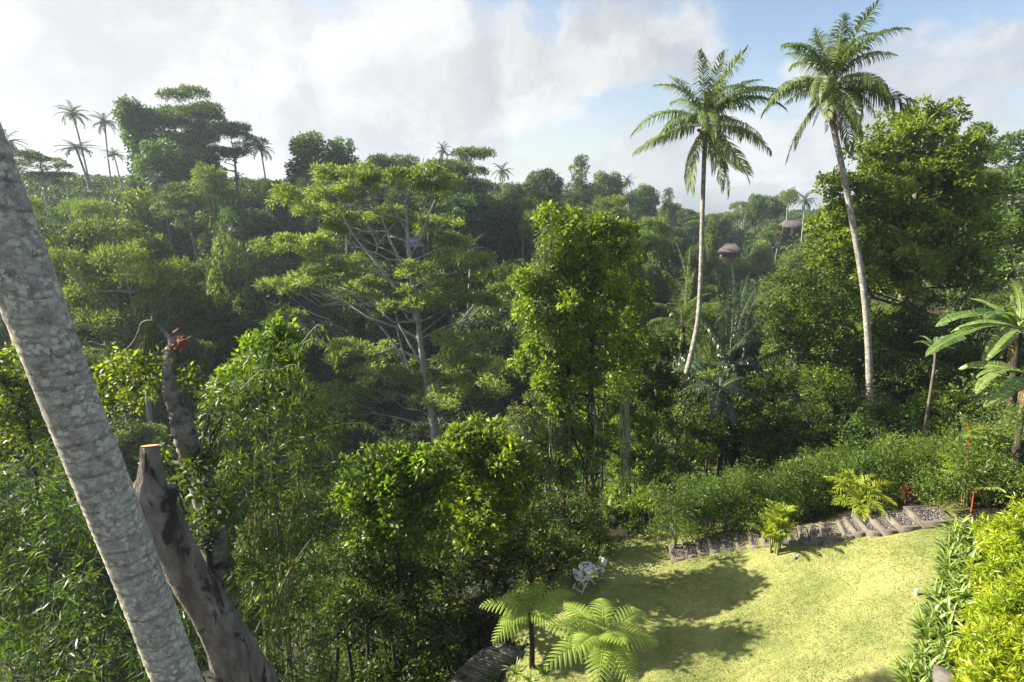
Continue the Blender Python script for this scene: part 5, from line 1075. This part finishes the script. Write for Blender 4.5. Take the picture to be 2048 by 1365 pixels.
def banana_mesh(rng, L, W, a0, bend, tear=.5, fold=.25):
    k = 26; s = np.linspace(0, 1, k); ang = R(a0) - R(bend) * s ** 1.3; d = np.stack([np.cos(ang), 0 * s, np.sin(ang)], 1); pts = np.zeros((k, 3)); pts[1:] = np.cumsum(d[1:] * L / (k - 1), 0)
    w = W * .5 * np.clip(np.sin(np.clip((s - .12) / .88, 0, 1) ** .75 * PI) ** .55, 0, 1); w[-1] = 0; w[s < .12] = 0
    mb = MB(); mb.tube(pts, .028 * (1.1 - s) + .004, 5, .7, cap=False, mi=1)
    up = np.stack([-np.sin(ang), 0 * s, np.cos(ang)], 1)
    for sd in (-1, 1):
        drop = .0; n_ = 0
        for i in range(3, k - 1):
            if rng.random() < tear * .45: drop = rng.uniform(-.35, .25)
            drop = max(-.9, drop); gap = .0 if rng.random() > tear * .5 else .18; f = fold + .1 * math.sin(i * .7)
            def edge(j, q):
                base = pts[j] * (1 - q) + pts[j + 1] * q if j + 1 < k else pts[j]; ww = w[j] * (1 - q) + w[min(k - 1, j + 1)] * q
                m_ = base + np.array((0, sd, 0)) * ww * .55 + up[j] * ww * f; e_ = base + np.array((0, sd * .96, 0)) * ww + up[j] * ww * (f * .6 + drop) + d[j] * ww * .12
                return base, m_, e_
            a = edge(i, gap); b = edge(i, 1.0)
            mb.add([a[0], b[0], b[1], a[1]], [(0, 1, 2, 3)], .3 + .6 * rng.random()); mb.add([a[1], b[1], b[2], a[2]], [(0, 1, 2, 3)], .3 + .6 * rng.random())
    return mb.mesh('leaf', [M['banana'], M['stalk']])
def bananas():
    rng = np.random.default_rng(201)
    for lab, base, c, tips in [('banana plant with long torn leaves reaching left at the right frame edge', (2042, 850, 18), (2036, 655, 18),
                                [(1868, 658, 18.2), (1846, 716, 17.4), (1900, 668, 19), (1940, 598, 19), (2040, 556, 17.6), (2110, 600, 18), (2120, 700, 17.5), (1985, 735, 17), (2046, 662, 20), (1965, 640, 17), (2075, 720, 16.8), (2010, 590, 19)]),
                               ('lower banana plant with leaves spreading over the hedge at the right frame edge', (2060, 850, 17), (2055, 752, 16.8),
                                [(1946, 792, 16.4), (1950, 758, 17), (1915, 742, 17.6), (1998, 830, 16), (1996, 795, 17), (2120, 740, 17), (2100, 820, 16.5), (2040, 690, 17.4)])]:
        b = P(*base); b.z = G(b.x, b.y); T = thing('banana_plant', lab, 'banana plant', tuple(b), 0, 'banana plants at the right edge'); c = P(*c)
        stem(T, [b - Vector((0, 0, .2)), b.lerp(c, .5), c], [.17, .14, .09], M['bark_dark'], 'stem')
        for tp in tips:
            bend = rng.uniform(40, 85); L, a0, az = chord(c, P(*tp), bend); put('leaf', banana_mesh(rng, L, min(.62, L * .22), a0, bend), T, c - b, (rng.normal() * .25, 0, az))
        for i in range(5):
            a = i * 1.3; tip = c + Vector((math.cos(a) * .5, math.sin(a) * .5, -1.1)); o = put_frond(T, c, tip, 30, rng, [M['dry'], M['fibre']], name='dry_leaf', n=16, ll=.2, lw=.09, hang=1, bare=.2)
    b = P(1868, 780, 22); b.z = G(b.x, b.y); c = P(1869, 700, 22); T = thing('banana_plant', 'small slender-stemmed plant with ragged leaves left of the banana plants', 'banana plant', tuple(b), 0, 'banana plants at the right edge')
    stem(T, [b - Vector((0, 0, .2)), P(1867, 745, 22), c], [.07, .05, .04], M['bark_mid'], 'stem')
    for i in range(8):
        a = i * 2.4; tip = c + Vector((math.cos(a) * .7, math.sin(a) * .7, rng.uniform(-.3, .5))); L, a0, az = chord(c, tip, 70); put('leaf', banana_mesh(rng, L, .2, a0, 70), T, c - b, (0, 0, az))
bananas()

def fern_mesh(rng, L, a0, bend, pl=.40, n=14):
    k = 14; s = np.linspace(0, 1, k); ang = R(a0) - R(bend) * s ** 1.3; d = np.stack([np.cos(ang), 0 * s, np.sin(ang)], 1); pts = np.zeros((k, 3)); pts[1:] = np.cumsum(d[1:] * L / (k - 1), 0)
    mb = MB(); mb.tube(pts, .013 * (1.1 - s) + .002, 4, .5, cap=False, mi=1); UP = np.array((0, 0, 1.0))
    for sd in (-1, 1):
        for j in range(n):
            q = .10 + .89 * (j + .5 * (sd > 0)) / n; b = np.array([np.interp(q, s, pts[:, i]) for i in range(3)]); t = nrm(np.array([np.interp(q, s, d[:, i]) for i in range(3)]))
            side = np.array((0, sd, 0.0)); ln = pl * np.interp(q, [0, .15, .4, .75, 1], [.45, .8, 1, .62, .12]) * rng.uniform(.93, 1.05); sp = np.interp(q, [0, 1], [1.3, .8])
            ax = nrm(t * math.cos(sp) + side * math.sin(sp) + np.cross(side * sd, t) * sd * 0 + UP * .15); m = max(4, int(ln / .026)); r = (np.arange(m) + .5) / m
            c = b + ax * (ln * r)[:, None] - UP * (ln * .42 * r ** 2)[:, None]; tan = nrm(ax - UP * (.84 * r)[:, None]); nn = nrm(np.cross(tan, np.cross(UP + t * .1, tan)))
            for s2 in (-1, 1):
                dd = nrm(np.cross(nn, tan) * s2 + tan * .35 - nn * .25); add_leaves(mb, c, dd, nn, (.068 * (1 - r) ** .5 * np.interp(q, [0, .5, 1], [.9, 1, .5])), .036, np.clip(rng.normal(.5, .15) + rng.normal(size=m) * .06, 0, 1), fold=.1)
    return mb.mesh('frond', [M['fern'], M['stalk']])
def ferns():
    rng = np.random.default_rng(202)
    b = PT(1064, 1338); c = PY(1060, 1228, b.y); T = thing('tree_fern', 'smaller darker tree fern on a thin black trunk beside the lower steps', 'tree fern', tuple(b), 0, 'tree ferns on the lawn edge'); t0 = UV(c)[2]
    M['fernbark'] = rough_mat('fern_trunk', [(.012, .01, .008), (.035, .028, .02), (.07, .055, .04)], 12, bump=1, bdist=.03)
    stem(T, [b - Vector((0, 0, .1)), b.lerp(c, .5) + Vector((.03, 0, 0)), c + Vector((0, 0, .05))], [.085, .075, .065], M['fernbark'])
    for u, v, dt in [(958, 1212, -.1), (985, 1292, -.7), (1038, 1160, 1.0), (1128, 1215, .2), (1146, 1188, .9), (1010, 1190, .6), (1118, 1262, -.5), (1085, 1165, 1.3), (1000, 1250, -.4)]:
        bend = rng.uniform(50, 80); L, a0, az = chord(c, P(u, v, t0 + dt), bend); put('frond', fern_mesh(rng, L, a0, bend, .44, 12), T, c - b + Vector((0, 0, .05)), (rng.normal() * .12, 0, az))
    tp = P(1208, 1278, 13.4); b = Vector((tp.x, tp.y + .1, G(tp.x, tp.y + .1))); c = tp; T = thing('tree_fern', 'larger bright tree fern with sunlit arching fronds at the bottom of the lawn', 'tree fern', tuple(b), 0, 'tree ferns on the lawn edge')
    stem(T, [b - Vector((0, 0, .1)), b.lerp(c, .5), c], [.1, .09, .08], M['fernbark'])
    for u, v, t in [(1090, 1246, 13.2), (1204, 1196, 14.7), (1318, 1284, 13.0), (1088, 1338, 12.4), (1195, 1385, 11.9), (1268, 1368, 12.1), (1290, 1225, 14.4), (1130, 1205, 14.5), (1248, 1290, 12.2), (1150, 1300, 12.2)]:
        bend = rng.uniform(45, 70); L, a0, az = chord(c, P(u, v, t), bend); put('frond', fern_mesh(rng, L, a0, bend, .50, 13), T, c - b, (rng.normal() * .1, 0, az))
    for (u, v) in [(1030, 1350), (1085, 1350), (1060, 1368)]:
        p = PT(u, v); T = thing('strap_leaved_plant', {1030: 'low strap-leaved tuft left of the smaller tree fern trunk', 1085: 'low strap-leaved tuft right of the smaller tree fern trunk', 1060: 'low strap-leaved tuft in front of the smaller tree fern trunk'}[u], 'plant', tuple(p), 0, 'tufts round the tree fern trunk')
        for i in range(12): put('leaf', STRAP[i % 4], T, (0, 0, 0), (0, 0, i * 2.4), rng.uniform(.5, .8))

def strap_mesh(rng, L, W, a0, bend):
    k = 7; s = np.linspace(0, 1, k); ang = R(a0) - R(bend) * s ** 1.4; d = np.stack([np.cos(ang), 0 * s, np.sin(ang)], 1); pts = np.zeros((k, 3)); pts[1:] = np.cumsum(d[1:] * L / (k - 1), 0)
    w = W * .5 * np.array([.5, .85, 1, .95, .75, .42, 0.02]); up = np.stack([-np.sin(ang), 0 * s, np.cos(ang)], 1); mb = MB()
    for sd in (-1, 1):
        e = pts + np.array((0, sd, 0)) * w[:, None] + up * w[:, None] * .35; i = np.arange(k - 1)[:, None]
        mb.add(np.concatenate([pts, e]), np.concatenate([i, i + 1, i + 1 + k, i + k], 1), np.linspace(.2, .75, k).tolist() * 2)
    return mb.mesh('leaf', M['strap'])
_r = np.random.default_rng(5)
STRAP = [strap_mesh(_r, .72, .085, 72, 90), strap_mesh(_r, .66, .08, 60, 80), strap_mesh(_r, .58, .08, 45, 70), strap_mesh(_r, .7, .075, 80, 50)]
ferns()

def border():
    rng = np.random.default_rng(203); pts = [(1928, 1062), (1922, 1100), (1916, 1140), (1906, 1180), (1890, 1225), (1874, 1270), (1856, 1318), (1838, 1362), (1820, 1410)]
    base = [PT(u, v) for u, v in pts]; P3 = np.array([tuple(p) for p in base]); L = np.r_[0, np.cumsum(np.linalg.norm(np.diff(P3, axis=0), axis=1))]; i = 0
    q = 0.0
    while q < L[-1]:
        for row in (0, 1):
            x, y = np.interp(q + row * .14, L, P3[:, 0]), np.interp(q + row * .14, L, P3[:, 1]); x += row * .36 - .22 + rng.normal() * .07; y += -row * .12 + rng.normal() * .05; z = G(x, y) + .02; uv = UV((x, y, z))
            where = 'nearest the camera' if uv[1] > 1330 else 'near the low wall end' if uv[1] > 1250 else 'beside the white lawn marker' if uv[1] > 1160 else 'in the upper stretch' if uv[1] > 1090 else 'beside the stair top'
            T = thing('strap_lily', ('glossy strap-leaved lily in the lawn-side row ' if row == 0 else 'glossy strap-leaved lily in the wall-side row ') + where, 'plant', (x, y, z), rng.uniform(0, 6), 'strap-leaved lilies edging the lawn')
            for k in range(16): put('leaf', STRAP[(k * 3 + i) % 4], T, (0, 0, 0), (rng.normal() * .12, rng.normal() * .12, k * 2.4), rng.uniform(.7, 1.05))
            i += 1
        q += .29
    # bed soil and low wall
    mb = MB(); n = len(base); V = []
    for p in base: V += [(p.x - .22 + rng.normal() * .06, p.y + .05, p.z + .045), (p.x + .95, p.y - .2, p.z + .06)]
    mb.add(V, [(2 * k, 2 * k + 1, 2 * k + 3, 2 * k + 2) for k in range(n - 1)]); o = mb.obj('border_soil', rough_mat('bed_soil', [(.05, .035, .025), (.10, .075, .05), (.16, .12, .085)], 5, bump=1, bdist=.03)); tag(o, kind='structure')
    con = rough_mat('weathered_concrete', [(.08, .072, .062), (.14, .127, .11), (.20, .185, .165)], 4, bump=.4, patch=((.10, .09, .08), 2, .52, .66)); M['con'] = con
    w0 = T = thing('retaining_wall', 'low weathered wall between the lily border and the golden shrubs', 'wall', (base[1].x + .95, base[1].y, base[1].z)); T['kind'] = 'thing'
    for k in range(1, n - 1):
        a = Vector((base[k].x + .80, base[k].y - .16, base[k].z)); b_ = Vector((base[k + 1].x + .80, base[k + 1].y - .16, base[k + 1].z)); d = b_ - a; zt = max(a.z, b_.z) + .22
        m_ = MB(); c = (a + b_) / 2; m_.box((c.x, c.y, zt - .5), (d.xy.length - .006, .18, 1.0), Euler((0, 0, math.atan2(d.y, d.x)))); m_.obj('wall_block', con, T)
    p = PZ(1893, 1352, base[6].z + .35); T = MB(); T.box((p.x, p.y - .1, p.z - .25), (.55, .5, .6), Euler((0, 0, -.6))); o = T.obj('stone_block', M['con'], None, origin=(p.x, p.y, p.z - .55)); tag(o, 'grey stone block at the near end of the lily border, bottom edge', 'stone block')
    c_ = MB(); [c_.box((p.x - .0 + .0, p.y - .1, p.z + .06), (.5, .45, .02), Euler((0, 0, -.6)))]; c_.obj('cap_slab', M['con'], o, origin=(p.x, p.y, p.z - .55)).location = (0, 0, 0)
    # golden shrubs
    spots = [(2010, 1015, .50, 'topmost golden shrub below the red-stemmed palms'), (1965, 1045, .42, 'golden shrub at the upper left corner of the hedge'), (2050, 1060, .5, 'golden shrub at the right frame edge, second from the top'), (1990, 1095, .45, 'golden shrub with dark gaps in the upper hedge'),
             (2045, 1125, .5, 'greener shaded shrub at the right frame edge'), (1962, 1135, .40, 'golden shrub hanging over the wall beside the upper lilies'), (2000, 1170, .45, 'golden shrub in the middle of the hedge'), (1958, 1200, .40, 'golden shrub where the bare wall shows'),
             (2040, 1205, .48, 'green-gold shrub right of the bare wall, by the frame edge'), (1985, 1250, .44, 'golden shrub in the lower middle of the hedge'), (1935, 1275, .38, 'small golden shrub beside the stone block wall'), (2040, 1290, .46, 'leafy golden shrub low at the right frame edge'),
             (1960, 1330, .42, 'golden shrub behind the grey stone block'), (2010, 1360, .44, 'golden shrub at the bottom edge right of the stone block'), (1925, 1375, .38, 'golden shrub at the bottom edge touching the stone block'), (2070, 1370, .5, 'golden shrub in the bottom right corner'), (2095, 1180, .5, 'shrub cut by the right frame edge halfway down'), (2095, 1020, .5, 'shrub cut by the right frame edge near the top')]
    for u, v, r, lab in spots:
        g_ = (u, v) in ((2045, 1125), (2040, 1205)); u += 42; r *= .92
        c = PT(u, v, 1.15); z = G(c.x, c.y); T = thing('golden_shrub', lab, 'shrub', (c.x, c.y, z), 0, 'golden shrubs in the hedge at the right'); cl = [(np.array((c.x, c.y, z + .55)), (r, r, .5))]
        for k in range(9):
            a = rng.uniform(0, 6.28); s = rng.uniform(.16, .26); rr = r * rng.uniform(.4, 1.0); cl.append((np.array((c.x + math.cos(a) * rr, c.y + math.sin(a) * rr, z + rng.uniform(.45, 1.2))), (s, s, s)))
        green = g_; mb = MB(); foliage(mb, rng, cl, 40, 9, .21, .042, .03, -.1, .3, -.7, .12, tl=(.05, .5) if green else (.2, 1), bend=.22); mb.obj('foliage', M['gold'], T)
        st = MB()
        for k in range(6): a = k * 1.05; st.tube([(c.x + .06 * math.cos(a), c.y + .06 * math.sin(a), z - .05), (c.x + r * .6 * math.cos(a), c.y + r * .6 * math.sin(a), z + .75)], [.014, .008], 5)
        tag(st.obj('stems', M['bark_mid'], T), kind='stuff')
border()

# ================================================================ stairs
def pebbles(mb, quad, z, rng, size, gap):
    """little rounded stones over the quad (4 world points, flat)"""
    a, b, c, d = [np.array(tuple(p)) for p in quad]; nu = max(2, int(np.linalg.norm(b - a) / gap)); nv = max(2, int(np.linalg.norm(d - a) / gap))
    for i in range(nu):
        for j in range(nv):
            u, v = (i + .5 + rng.normal() * .22) / nu, (j + .5 + rng.normal() * .22) / nv; p = (a * (1 - u) + b * u) * (1 - v) + (d * (1 - u) + c * u) * v; s = size * rng.uniform(.7, 1.15); ph = rng.uniform(0, 6)
            ring = [(p[0] + s * math.cos(ph + k * 1.257) * rng.uniform(.8, 1.1), p[1] + s * math.sin(ph + k * 1.257) * rng.uniform(.8, 1.1), z) for k in range(5)]
            top = [(p[0] + (x - p[0]) * .6, p[1] + (y - p[1]) * .6, z + s * .55) for x, y, _ in ring]
            mb.add(ring + top, [(k, (k + 1) % 5, 5 + (k + 1) % 5, 5 + k) for k in range(5)], rng.random()); mb.add(top, [(0, 1, 2, 3, 4)], mb.t[-1][0])
def stairs():
    rng = np.random.default_rng(204)
    con = rough_mat('step_concrete', [(.09, .075, .06), (.145, .125, .10), (.20, .178, .148)], 5, bump=.5, patch=((.08, .07, .06), 3, .54, .68))
    peb = bpy.data.materials.new('dark_pebbles'); peb.use_nodes = True; N = NT(peb.node_tree); at = N.n('ShaderNodeAttribute', attribute_name='tint'); col = N.ramp(at.outputs['Fac'], [(0, (.035, .03, .028)), (.5, (.10, .085, .075)), (.85, (.17, .15, .13)), (1, (.34, .31, .27))]); p = N.n('ShaderNodeBsdfPrincipled'); N.l(col, p.inputs[0]); p.inputs['Roughness'].default_value = .6; o = N.n('ShaderNodeOutputMaterial'); N.l(p.outputs[0], o.inputs[0])
    us = [1343, 1372, 1397, 1421, 1447, 1471, 1497, 1523, 1549, 1577, 1602, 1624, 1650, 1692, 1716, 1741, 1767, 1800, 1846, 1915]
    kn = ([1338, 1500, 1570, 1650, 1730, 1846, 1915], [1119, 1086, 1081, 1077, 1068, 1046, 1043])
    FR = []; z0 = .49
    for i, u in enumerate(us): FR.append(PZ(u, float(np.interp(u, *kn)), z0 + .162 * min(i, len(us) - 2)))
    T = thing('garden_stairs', 'concrete garden stairs with dark pebble insets climbing right behind the lawn', 'stairs', tuple(FR[0]))
    A, B = FR[0], FR[-1]; W_ = .95
    for i in range(1, len(FR) - 1):
        if 4 < i < 16: FR[i].y = (FR[max(0, i - 4)].y + FR[i].y + FR[min(len(FR) - 1, i + 4)].y) / 3
    for i in range(len(us) - 1):
        f0, f1 = FR[i], FR[i + 1]; j0, j1 = max(0, i - 4), min(len(us) - 1, i + 5); ex = (FR[j1] - FR[j0]); ex.z = 0; ex.normalize(); ey = Vector((-ex.y, ex.x, 0)); ey0 = ey
        z = z0 + .162 * i; a = Vector((f0.x, f0.y, z)); b = Vector((f1.x, f1.y, z)); dn = Vector((0, 0, -.55))
        # splayed blocks: the riser edge leans back to the left as in a curved flight
        lean = -ex * .10
        c = b + ey * W_ + lean; d = a + ey * W_ + lean; b2 = b - (b - a).normalized() * .004; c2 = c - (b - a).normalized() * .004
        mb = MB(); V = [a, b2, c2, d, a + dn, b2 + dn, c2 + dn, d + dn]; mg = .13
        def qp(u, v): return (a * (1 - u) + b2 * u) * (1 - v) + (d * (1 - u) + c2 * u) * v
        L1 = (b2 - a).length; u0, u1 = min(.3, .14 / L1), 1 - min(.3, .05 / L1); v0, v1 = .13, .87
        I = [qp(u0, v0), qp(u1, v0), qp(u1, v1), qp(u0, v1)]; J = [q_ - Vector((0, 0, .022)) for q_ in I]; VV = V + I + J
        F4 = [(0, 1, 9, 8), (1, 2, 10, 9), (2, 3, 11, 10), (3, 0, 8, 11), (8, 9, 13, 12), (9, 10, 14, 13), (10, 11, 15, 14), (11, 8, 12, 15), (12, 13, 14, 15), (4, 5, 1, 0), (5, 6, 2, 1), (6, 7, 3, 2), (7, 4, 0, 3)]
        mb.add([tuple(q_) for q_ in VV], F4); st = mb.obj('step', con, T)
        pb = MB(); pebbles(pb, [q_ + Vector((0, 0, .0)) for q_ in J], J[0].z + .001, rng, .030, .052); tag(pb.obj('pebble_inlay', peb, st), kind='stuff')
    # lower steps, seen from above at the bottom edge
    lo = [((1008, 1284), (1052, 1304)), ((984, 1291), (1036, 1314)), ((962, 1301), (1022, 1325)), ((945, 1313), (1008, 1338)), ((930, 1327), (997, 1352)), ((917, 1342), (988, 1368)), ((905, 1359), (980, 1386)), ((895, 1378), (974, 1406)), ((888, 1398), (968, 1428))]
    c0 = PT(1040, 1300); T = thing('lower_steps', 'dark timber-edged steps going down at the bottom left of the lawn', 'stairs', tuple(c0)); z = c0.z + .12; lc = rough_mat('damp_concrete', [(.07, .062, .055), (.13, .115, .10), (.20, .18, .16)], 4, bump=.6, patch=((.03, .04, .02), 2, .5, .66))
    for i in range(len(lo) - 1):
        zi = z - .13 * i; a = PZ(*lo[i][0], zi); b = PZ(*lo[i][1], zi); c = PZ(*lo[i + 1][1], zi); d = PZ(*lo[i + 1][0], zi); dn = Vector((0, 0, -.4)); c = c.lerp(b, .08); d = d.lerp(a, .08)
        mb = MB(); V = [a, b, c, d, a + dn, b + dn, c + dn, d + dn]; mb.add([tuple(q_) for q_ in V], [(3, 2, 1, 0), (0, 1, 5, 4), (1, 2, 6, 5), (2, 3, 7, 6), (3, 0, 4, 7)]); s_ = mb.obj('step', lc, T)
        nb = MB(); e0 = c + Vector((0, 0, .012)); e1 = d + Vector((0, 0, .012)); nb.bar(e0, e1, .07, .03, tint=.5); nb.obj('nosing', M['con'], s_)
stairs()

# ================================================================ table and chairs
def furniture():
    wh = rough_mat('white_painted_wood', [(.62, .62, .60), (.74, .74, .71), (.80, .80, .78)], 8, rough=.45, bump=.12)
    zg = PT(1178, 1166).z + .03
    c = PZ(1174.5, 1133.5, zg + .72); g = Vector((c.x, c.y, zg))
    T = thing('bistro_table', 'round white folding table on the shaded part of the lawn', 'table', tuple(g)); T['_o'] = (0, 0, 0); T.rotation_euler[2] = .5
    mb = MB(); n = 28; th = [2 * PI * k / n for k in range(n)]; r = .30
    for z0_, z1_, rr in ((.695, .72, r),):
        V = [(rr * math.cos(a), rr * math.sin(a), z0_) for a in th] + [(rr * math.cos(a), rr * math.sin(a), z1_ - .004) for a in th] + [((rr - .006) * math.cos(a), (rr - .006) * math.sin(a), z1_) for a in th]
        mb.add(V, [(k, (k + 1) % n, n + (k + 1) % n, n + k) for k in range(n)] + [(n + k, n + (k + 1) % n, 2 * n + (k + 1) % n, 2 * n + k) for k in range(n)])
        mb.add(V[2 * n:], [tuple(range(n))]); mb.add(V[:n], [tuple(reversed(range(n)))])
    mb.obj('tabletop', wh, T)
    for s in (-1, 1):
        for k in (-1, 1):
            b = MB(); b.bar((k * .24, s * (.17 if k > 0 else .13), .0), (-k * .19, s * (.17 if k > 0 else .13), .695), .038, .02, up=(0, 1, 0)); b.obj('leg', wh, T)
    for x, z_, w_ in ((.19, .09, .17), (-.19, .09, .13)):
        b = MB(); b.bar((x, -w_ - .01, z_), (x, w_ + .01, z_), .035, .018, up=(0, 0, 1)); b.obj('stretcher', wh, T)
    def chair(label, pos, rz):
        t = thing('folding_chair', label, 'chair', tuple(pos), rz, 'white folding chairs at the round table'); t['_o'] = (0, 0, 0)
        for s in (-1, 1):
            b = MB(); b.bar((-.22, s * .19, .0), (.17, s * .19, .43), .034, .02, up=(0, 1, 0)); b.obj('leg', wh, t)        # rear foot to seat front
            b = MB(); b.bar((.22, s * .165, .0), (-.19, s * .165, .46), .034, .02, up=(0, 1, 0)); b.obj('leg', wh, t)
            b = MB(); b.bar((-.186, s * .165, .462), (-.25, s * .165, .84), .034, .022, up=(0, 1, 0)); b.obj('back_post', wh, t)
        for k in range(5):
            b = MB(); b.box((-.17 + k * .085, 0, .455 + .004 * k), (.07, .40, .016)); b.obj('seat_slat', wh, t)
        for z_ in (.66, .73, .80):
            b = MB(); xx = -.186 - (z_ - .462) * .17 + .018; b.box((xx, 0, z_), (.014, .37, .058), Euler((0, -.17, 0))); b.obj('back_slat', wh, t)
        for x, w_, z_ in ((-.17, .19, .055), (.18, .165, .045)):
            b = MB(); b.bar((x, -w_, z_), (x, w_, z_), .028, .016, up=(0, 0, 1)); b.obj('stretcher', wh, t)
        return t
    a = PZ(1163, 1155, zg + .45); b = PZ(1195, 1139, zg + .45)
    for q, lab in ((a, 'white folding chair nearer the camera, left of the round table, seen from behind'), (b, 'white folding chair at the far right side of the round table')):
        chair(lab, (q.x, q.y, G(q.x, q.y) + .03 + (zg - .03 - G(q.x, q.y))), math.atan2(g.y - q.y, g.x - q.x))
    p = PT(1831, 1193); mb = MB(); mb.tube([p + Vector((0, 0, -.02)), p + Vector((0, 0, .1)), p + Vector((0, 0, .2))], [.045, .045, .038], 10, cap=True); o = mb.obj('lawn_marker', wh, origin=p, smooth=True); tag(o, 'small white cylindrical marker standing alone on the sunlit lawn', 'garden marker')
    cp = MB(); cp.tube([p + Vector((0, 0, .2)), p + Vector((0, 0, .225))], [.048, .03], 10); k = cp.obj('cap', wh, o, origin=p); k.location = (0, 0, 0)
    p = PT(1590, 1119) + Vector((0, 0, .03)); mb = MB(); mb.box(p + Vector((0, 0, .03)), (.12, .08, .06), Euler((0, 0, .4)), taper=.8); o = mb.obj('sprinkler_head', rough_mat('blue_plastic', [(.10, .16, .28), (.14, .22, .36), (.18, .26, .4)], 5, rough=.5, bump=0), origin=p); tag(o, 'tiny blue sprinkler head lying on the lawn below the yellow palm', 'sprinkler')
    nz = MB(); nz.tube([p + Vector((.05, .02, .06)), p + Vector((.1, .04, .09))], .015, 6); k = nz.obj('nozzle', wh, o, origin=p); k.location = (0, 0, 0)
    p = PT(1156, 1100); q = PY(1160, 1062, p.y); mb = MB(); mb.tube([p - Vector((0, 0, .1)), p.lerp(q, .5) + Vector((.01, 0, 0)), q], [.022, .02, .018], 7); o = mb.obj('wooden_stake', M['bark_mid'], origin=p); tag(o, 'thin wooden stake standing in the soil behind the white table', 'stake')
furniture()

# ================================================================ houses
def house(label, u, v, Y, w_, d_, rot, hw=2.6, hr=2.4, over=.9, roofcol=None, wallcol=None, name='hillside_house'):
    p = PY(u, v, Y); g = Vector((p.x, Y, p.z)); T = thing(name, label, 'house', tuple(g), rot); T['_o'] = (0, 0, 0)
    wl = rough_mat('house_wall', wallcol or [(.03, .022, .016), (.05, .036, .027), (.08, .06, .045)], 1.5, bump=.2); rf = rough_mat('shingle_roof', roofcol or [(.06, .05, .045), (.10, .082, .075), (.14, .12, .11)], 2.5, bump=.8, bdist=.05)
    mb = MB(); mb.box((0, 0, hw / 2 - 2), (w_, d_, hw + 4)); mb.obj('wall', wl, T)
    mb = MB(); a, b = w_ / 2 + over, d_ / 2 + over; rl = max(.3, w_ / 2 - d_ / 2 * .55); e = hw - .1
    V = [(-a, -b, e), (a, -b, e), (a, b, e), (-a, b, e), (-rl, 0, e + hr), (rl, 0, e + hr), (-a, -b, e - .2), (a, -b, e - .2), (a, b, e - .2), (-a, b, e - .2)]
    mb.add(V, [(0, 1, 5, 4), (2, 3, 4, 5), (6, 7, 1, 0), (7, 8, 2, 1), (8, 9, 3, 2), (9, 6, 0, 3), (9, 8, 7, 6)]); mb.add(V, [(1, 2, 5), (3, 0, 4)]); r_ = mb.obj('roof', rf, T)
    rc = MB(); rc.tube([(-rl, 0, e + hr), (rl, 0, e + hr)], .12, 6); rc.obj('ridge_cap', rf, r_)
    gl = rough_mat('dark_glass', [(.02, .025, .03), (.03, .035, .04), (.05, .055, .06)], 1, rough=.15, bump=0); fr = rough_mat('window_wood', [(.2, .13, .08), (.28, .19, .12), (.34, .24, .16)], 3)
    for k in range(3):
        x = -w_ / 2 + w_ * (k + .5) / 3; f = MB(); f.box((x, -d_ / 2 - .03, 1.3), (w_ * .22, .06, 1.5)); q = f.obj('window' if k != 1 else 'door', fr, T)
        pn = MB(); pn.box((x, -d_ / 2 - .075, 1.3), (w_ * .17, .03, 1.25)); pn.obj('pane', gl, q)
    for s in (-1, 1): m = MB(); m.box((s * (a - .15), -b + .15, e / 2 - 1), (.16, .16, e + 2 - .22)); m.obj('post', fr, T)
house('brown-roofed house high on the right slope beside a coconut palm', 1584, 471, 165, 5.6, 4.2, R(-8), hr=2.1)
house('lower brown-roofed house, further down the valley right of the left coconut trunk', 1459, 519, 150, 4.6, 4.0, R(-25), hw=2.2, hr=1.9, wallcol=[(.06, .04, .03), (.10, .065, .045), (.14, .10, .07)])
house('small blue-grey roof showing between the limbs of the flat-topped pale tree', 829, 512, 84, 1.9, 1.8, R(20), hw=1.6, hr=1.1, over=.4, roofcol=[(.10, .11, .16), (.15, .16, .22), (.20, .21, .28)], name='garden_hut')

# trees left of the frame whose shade falls over the left foreground (they also edge the picture)
# ---------------------------------------------------------------- haze
mb = MB(); mb.box((0, 250, 16), (1960, 1960, 76))
hz = bpy.data.materials.new('haze'); hz.use_nodes = True; N = NT(hz.node_tree); pv = N.n('ShaderNodeVolumePrincipled'); pv.inputs['Color'].default_value = (.74, .86, 1.0, 1); pv.inputs['Density'].default_value = .00035; pv.inputs['Anisotropy'].default_value = .35
o = N.n('ShaderNodeOutputMaterial'); N.l(pv.outputs[0], o.inputs['Volume']); hb = mb.obj('haze', hz); tag(hb, 'thin morning haze filling the valley air', 'haze', kind='stuff')
for o in S.objects:
    if o.get('_o') is not None: del o['_o']
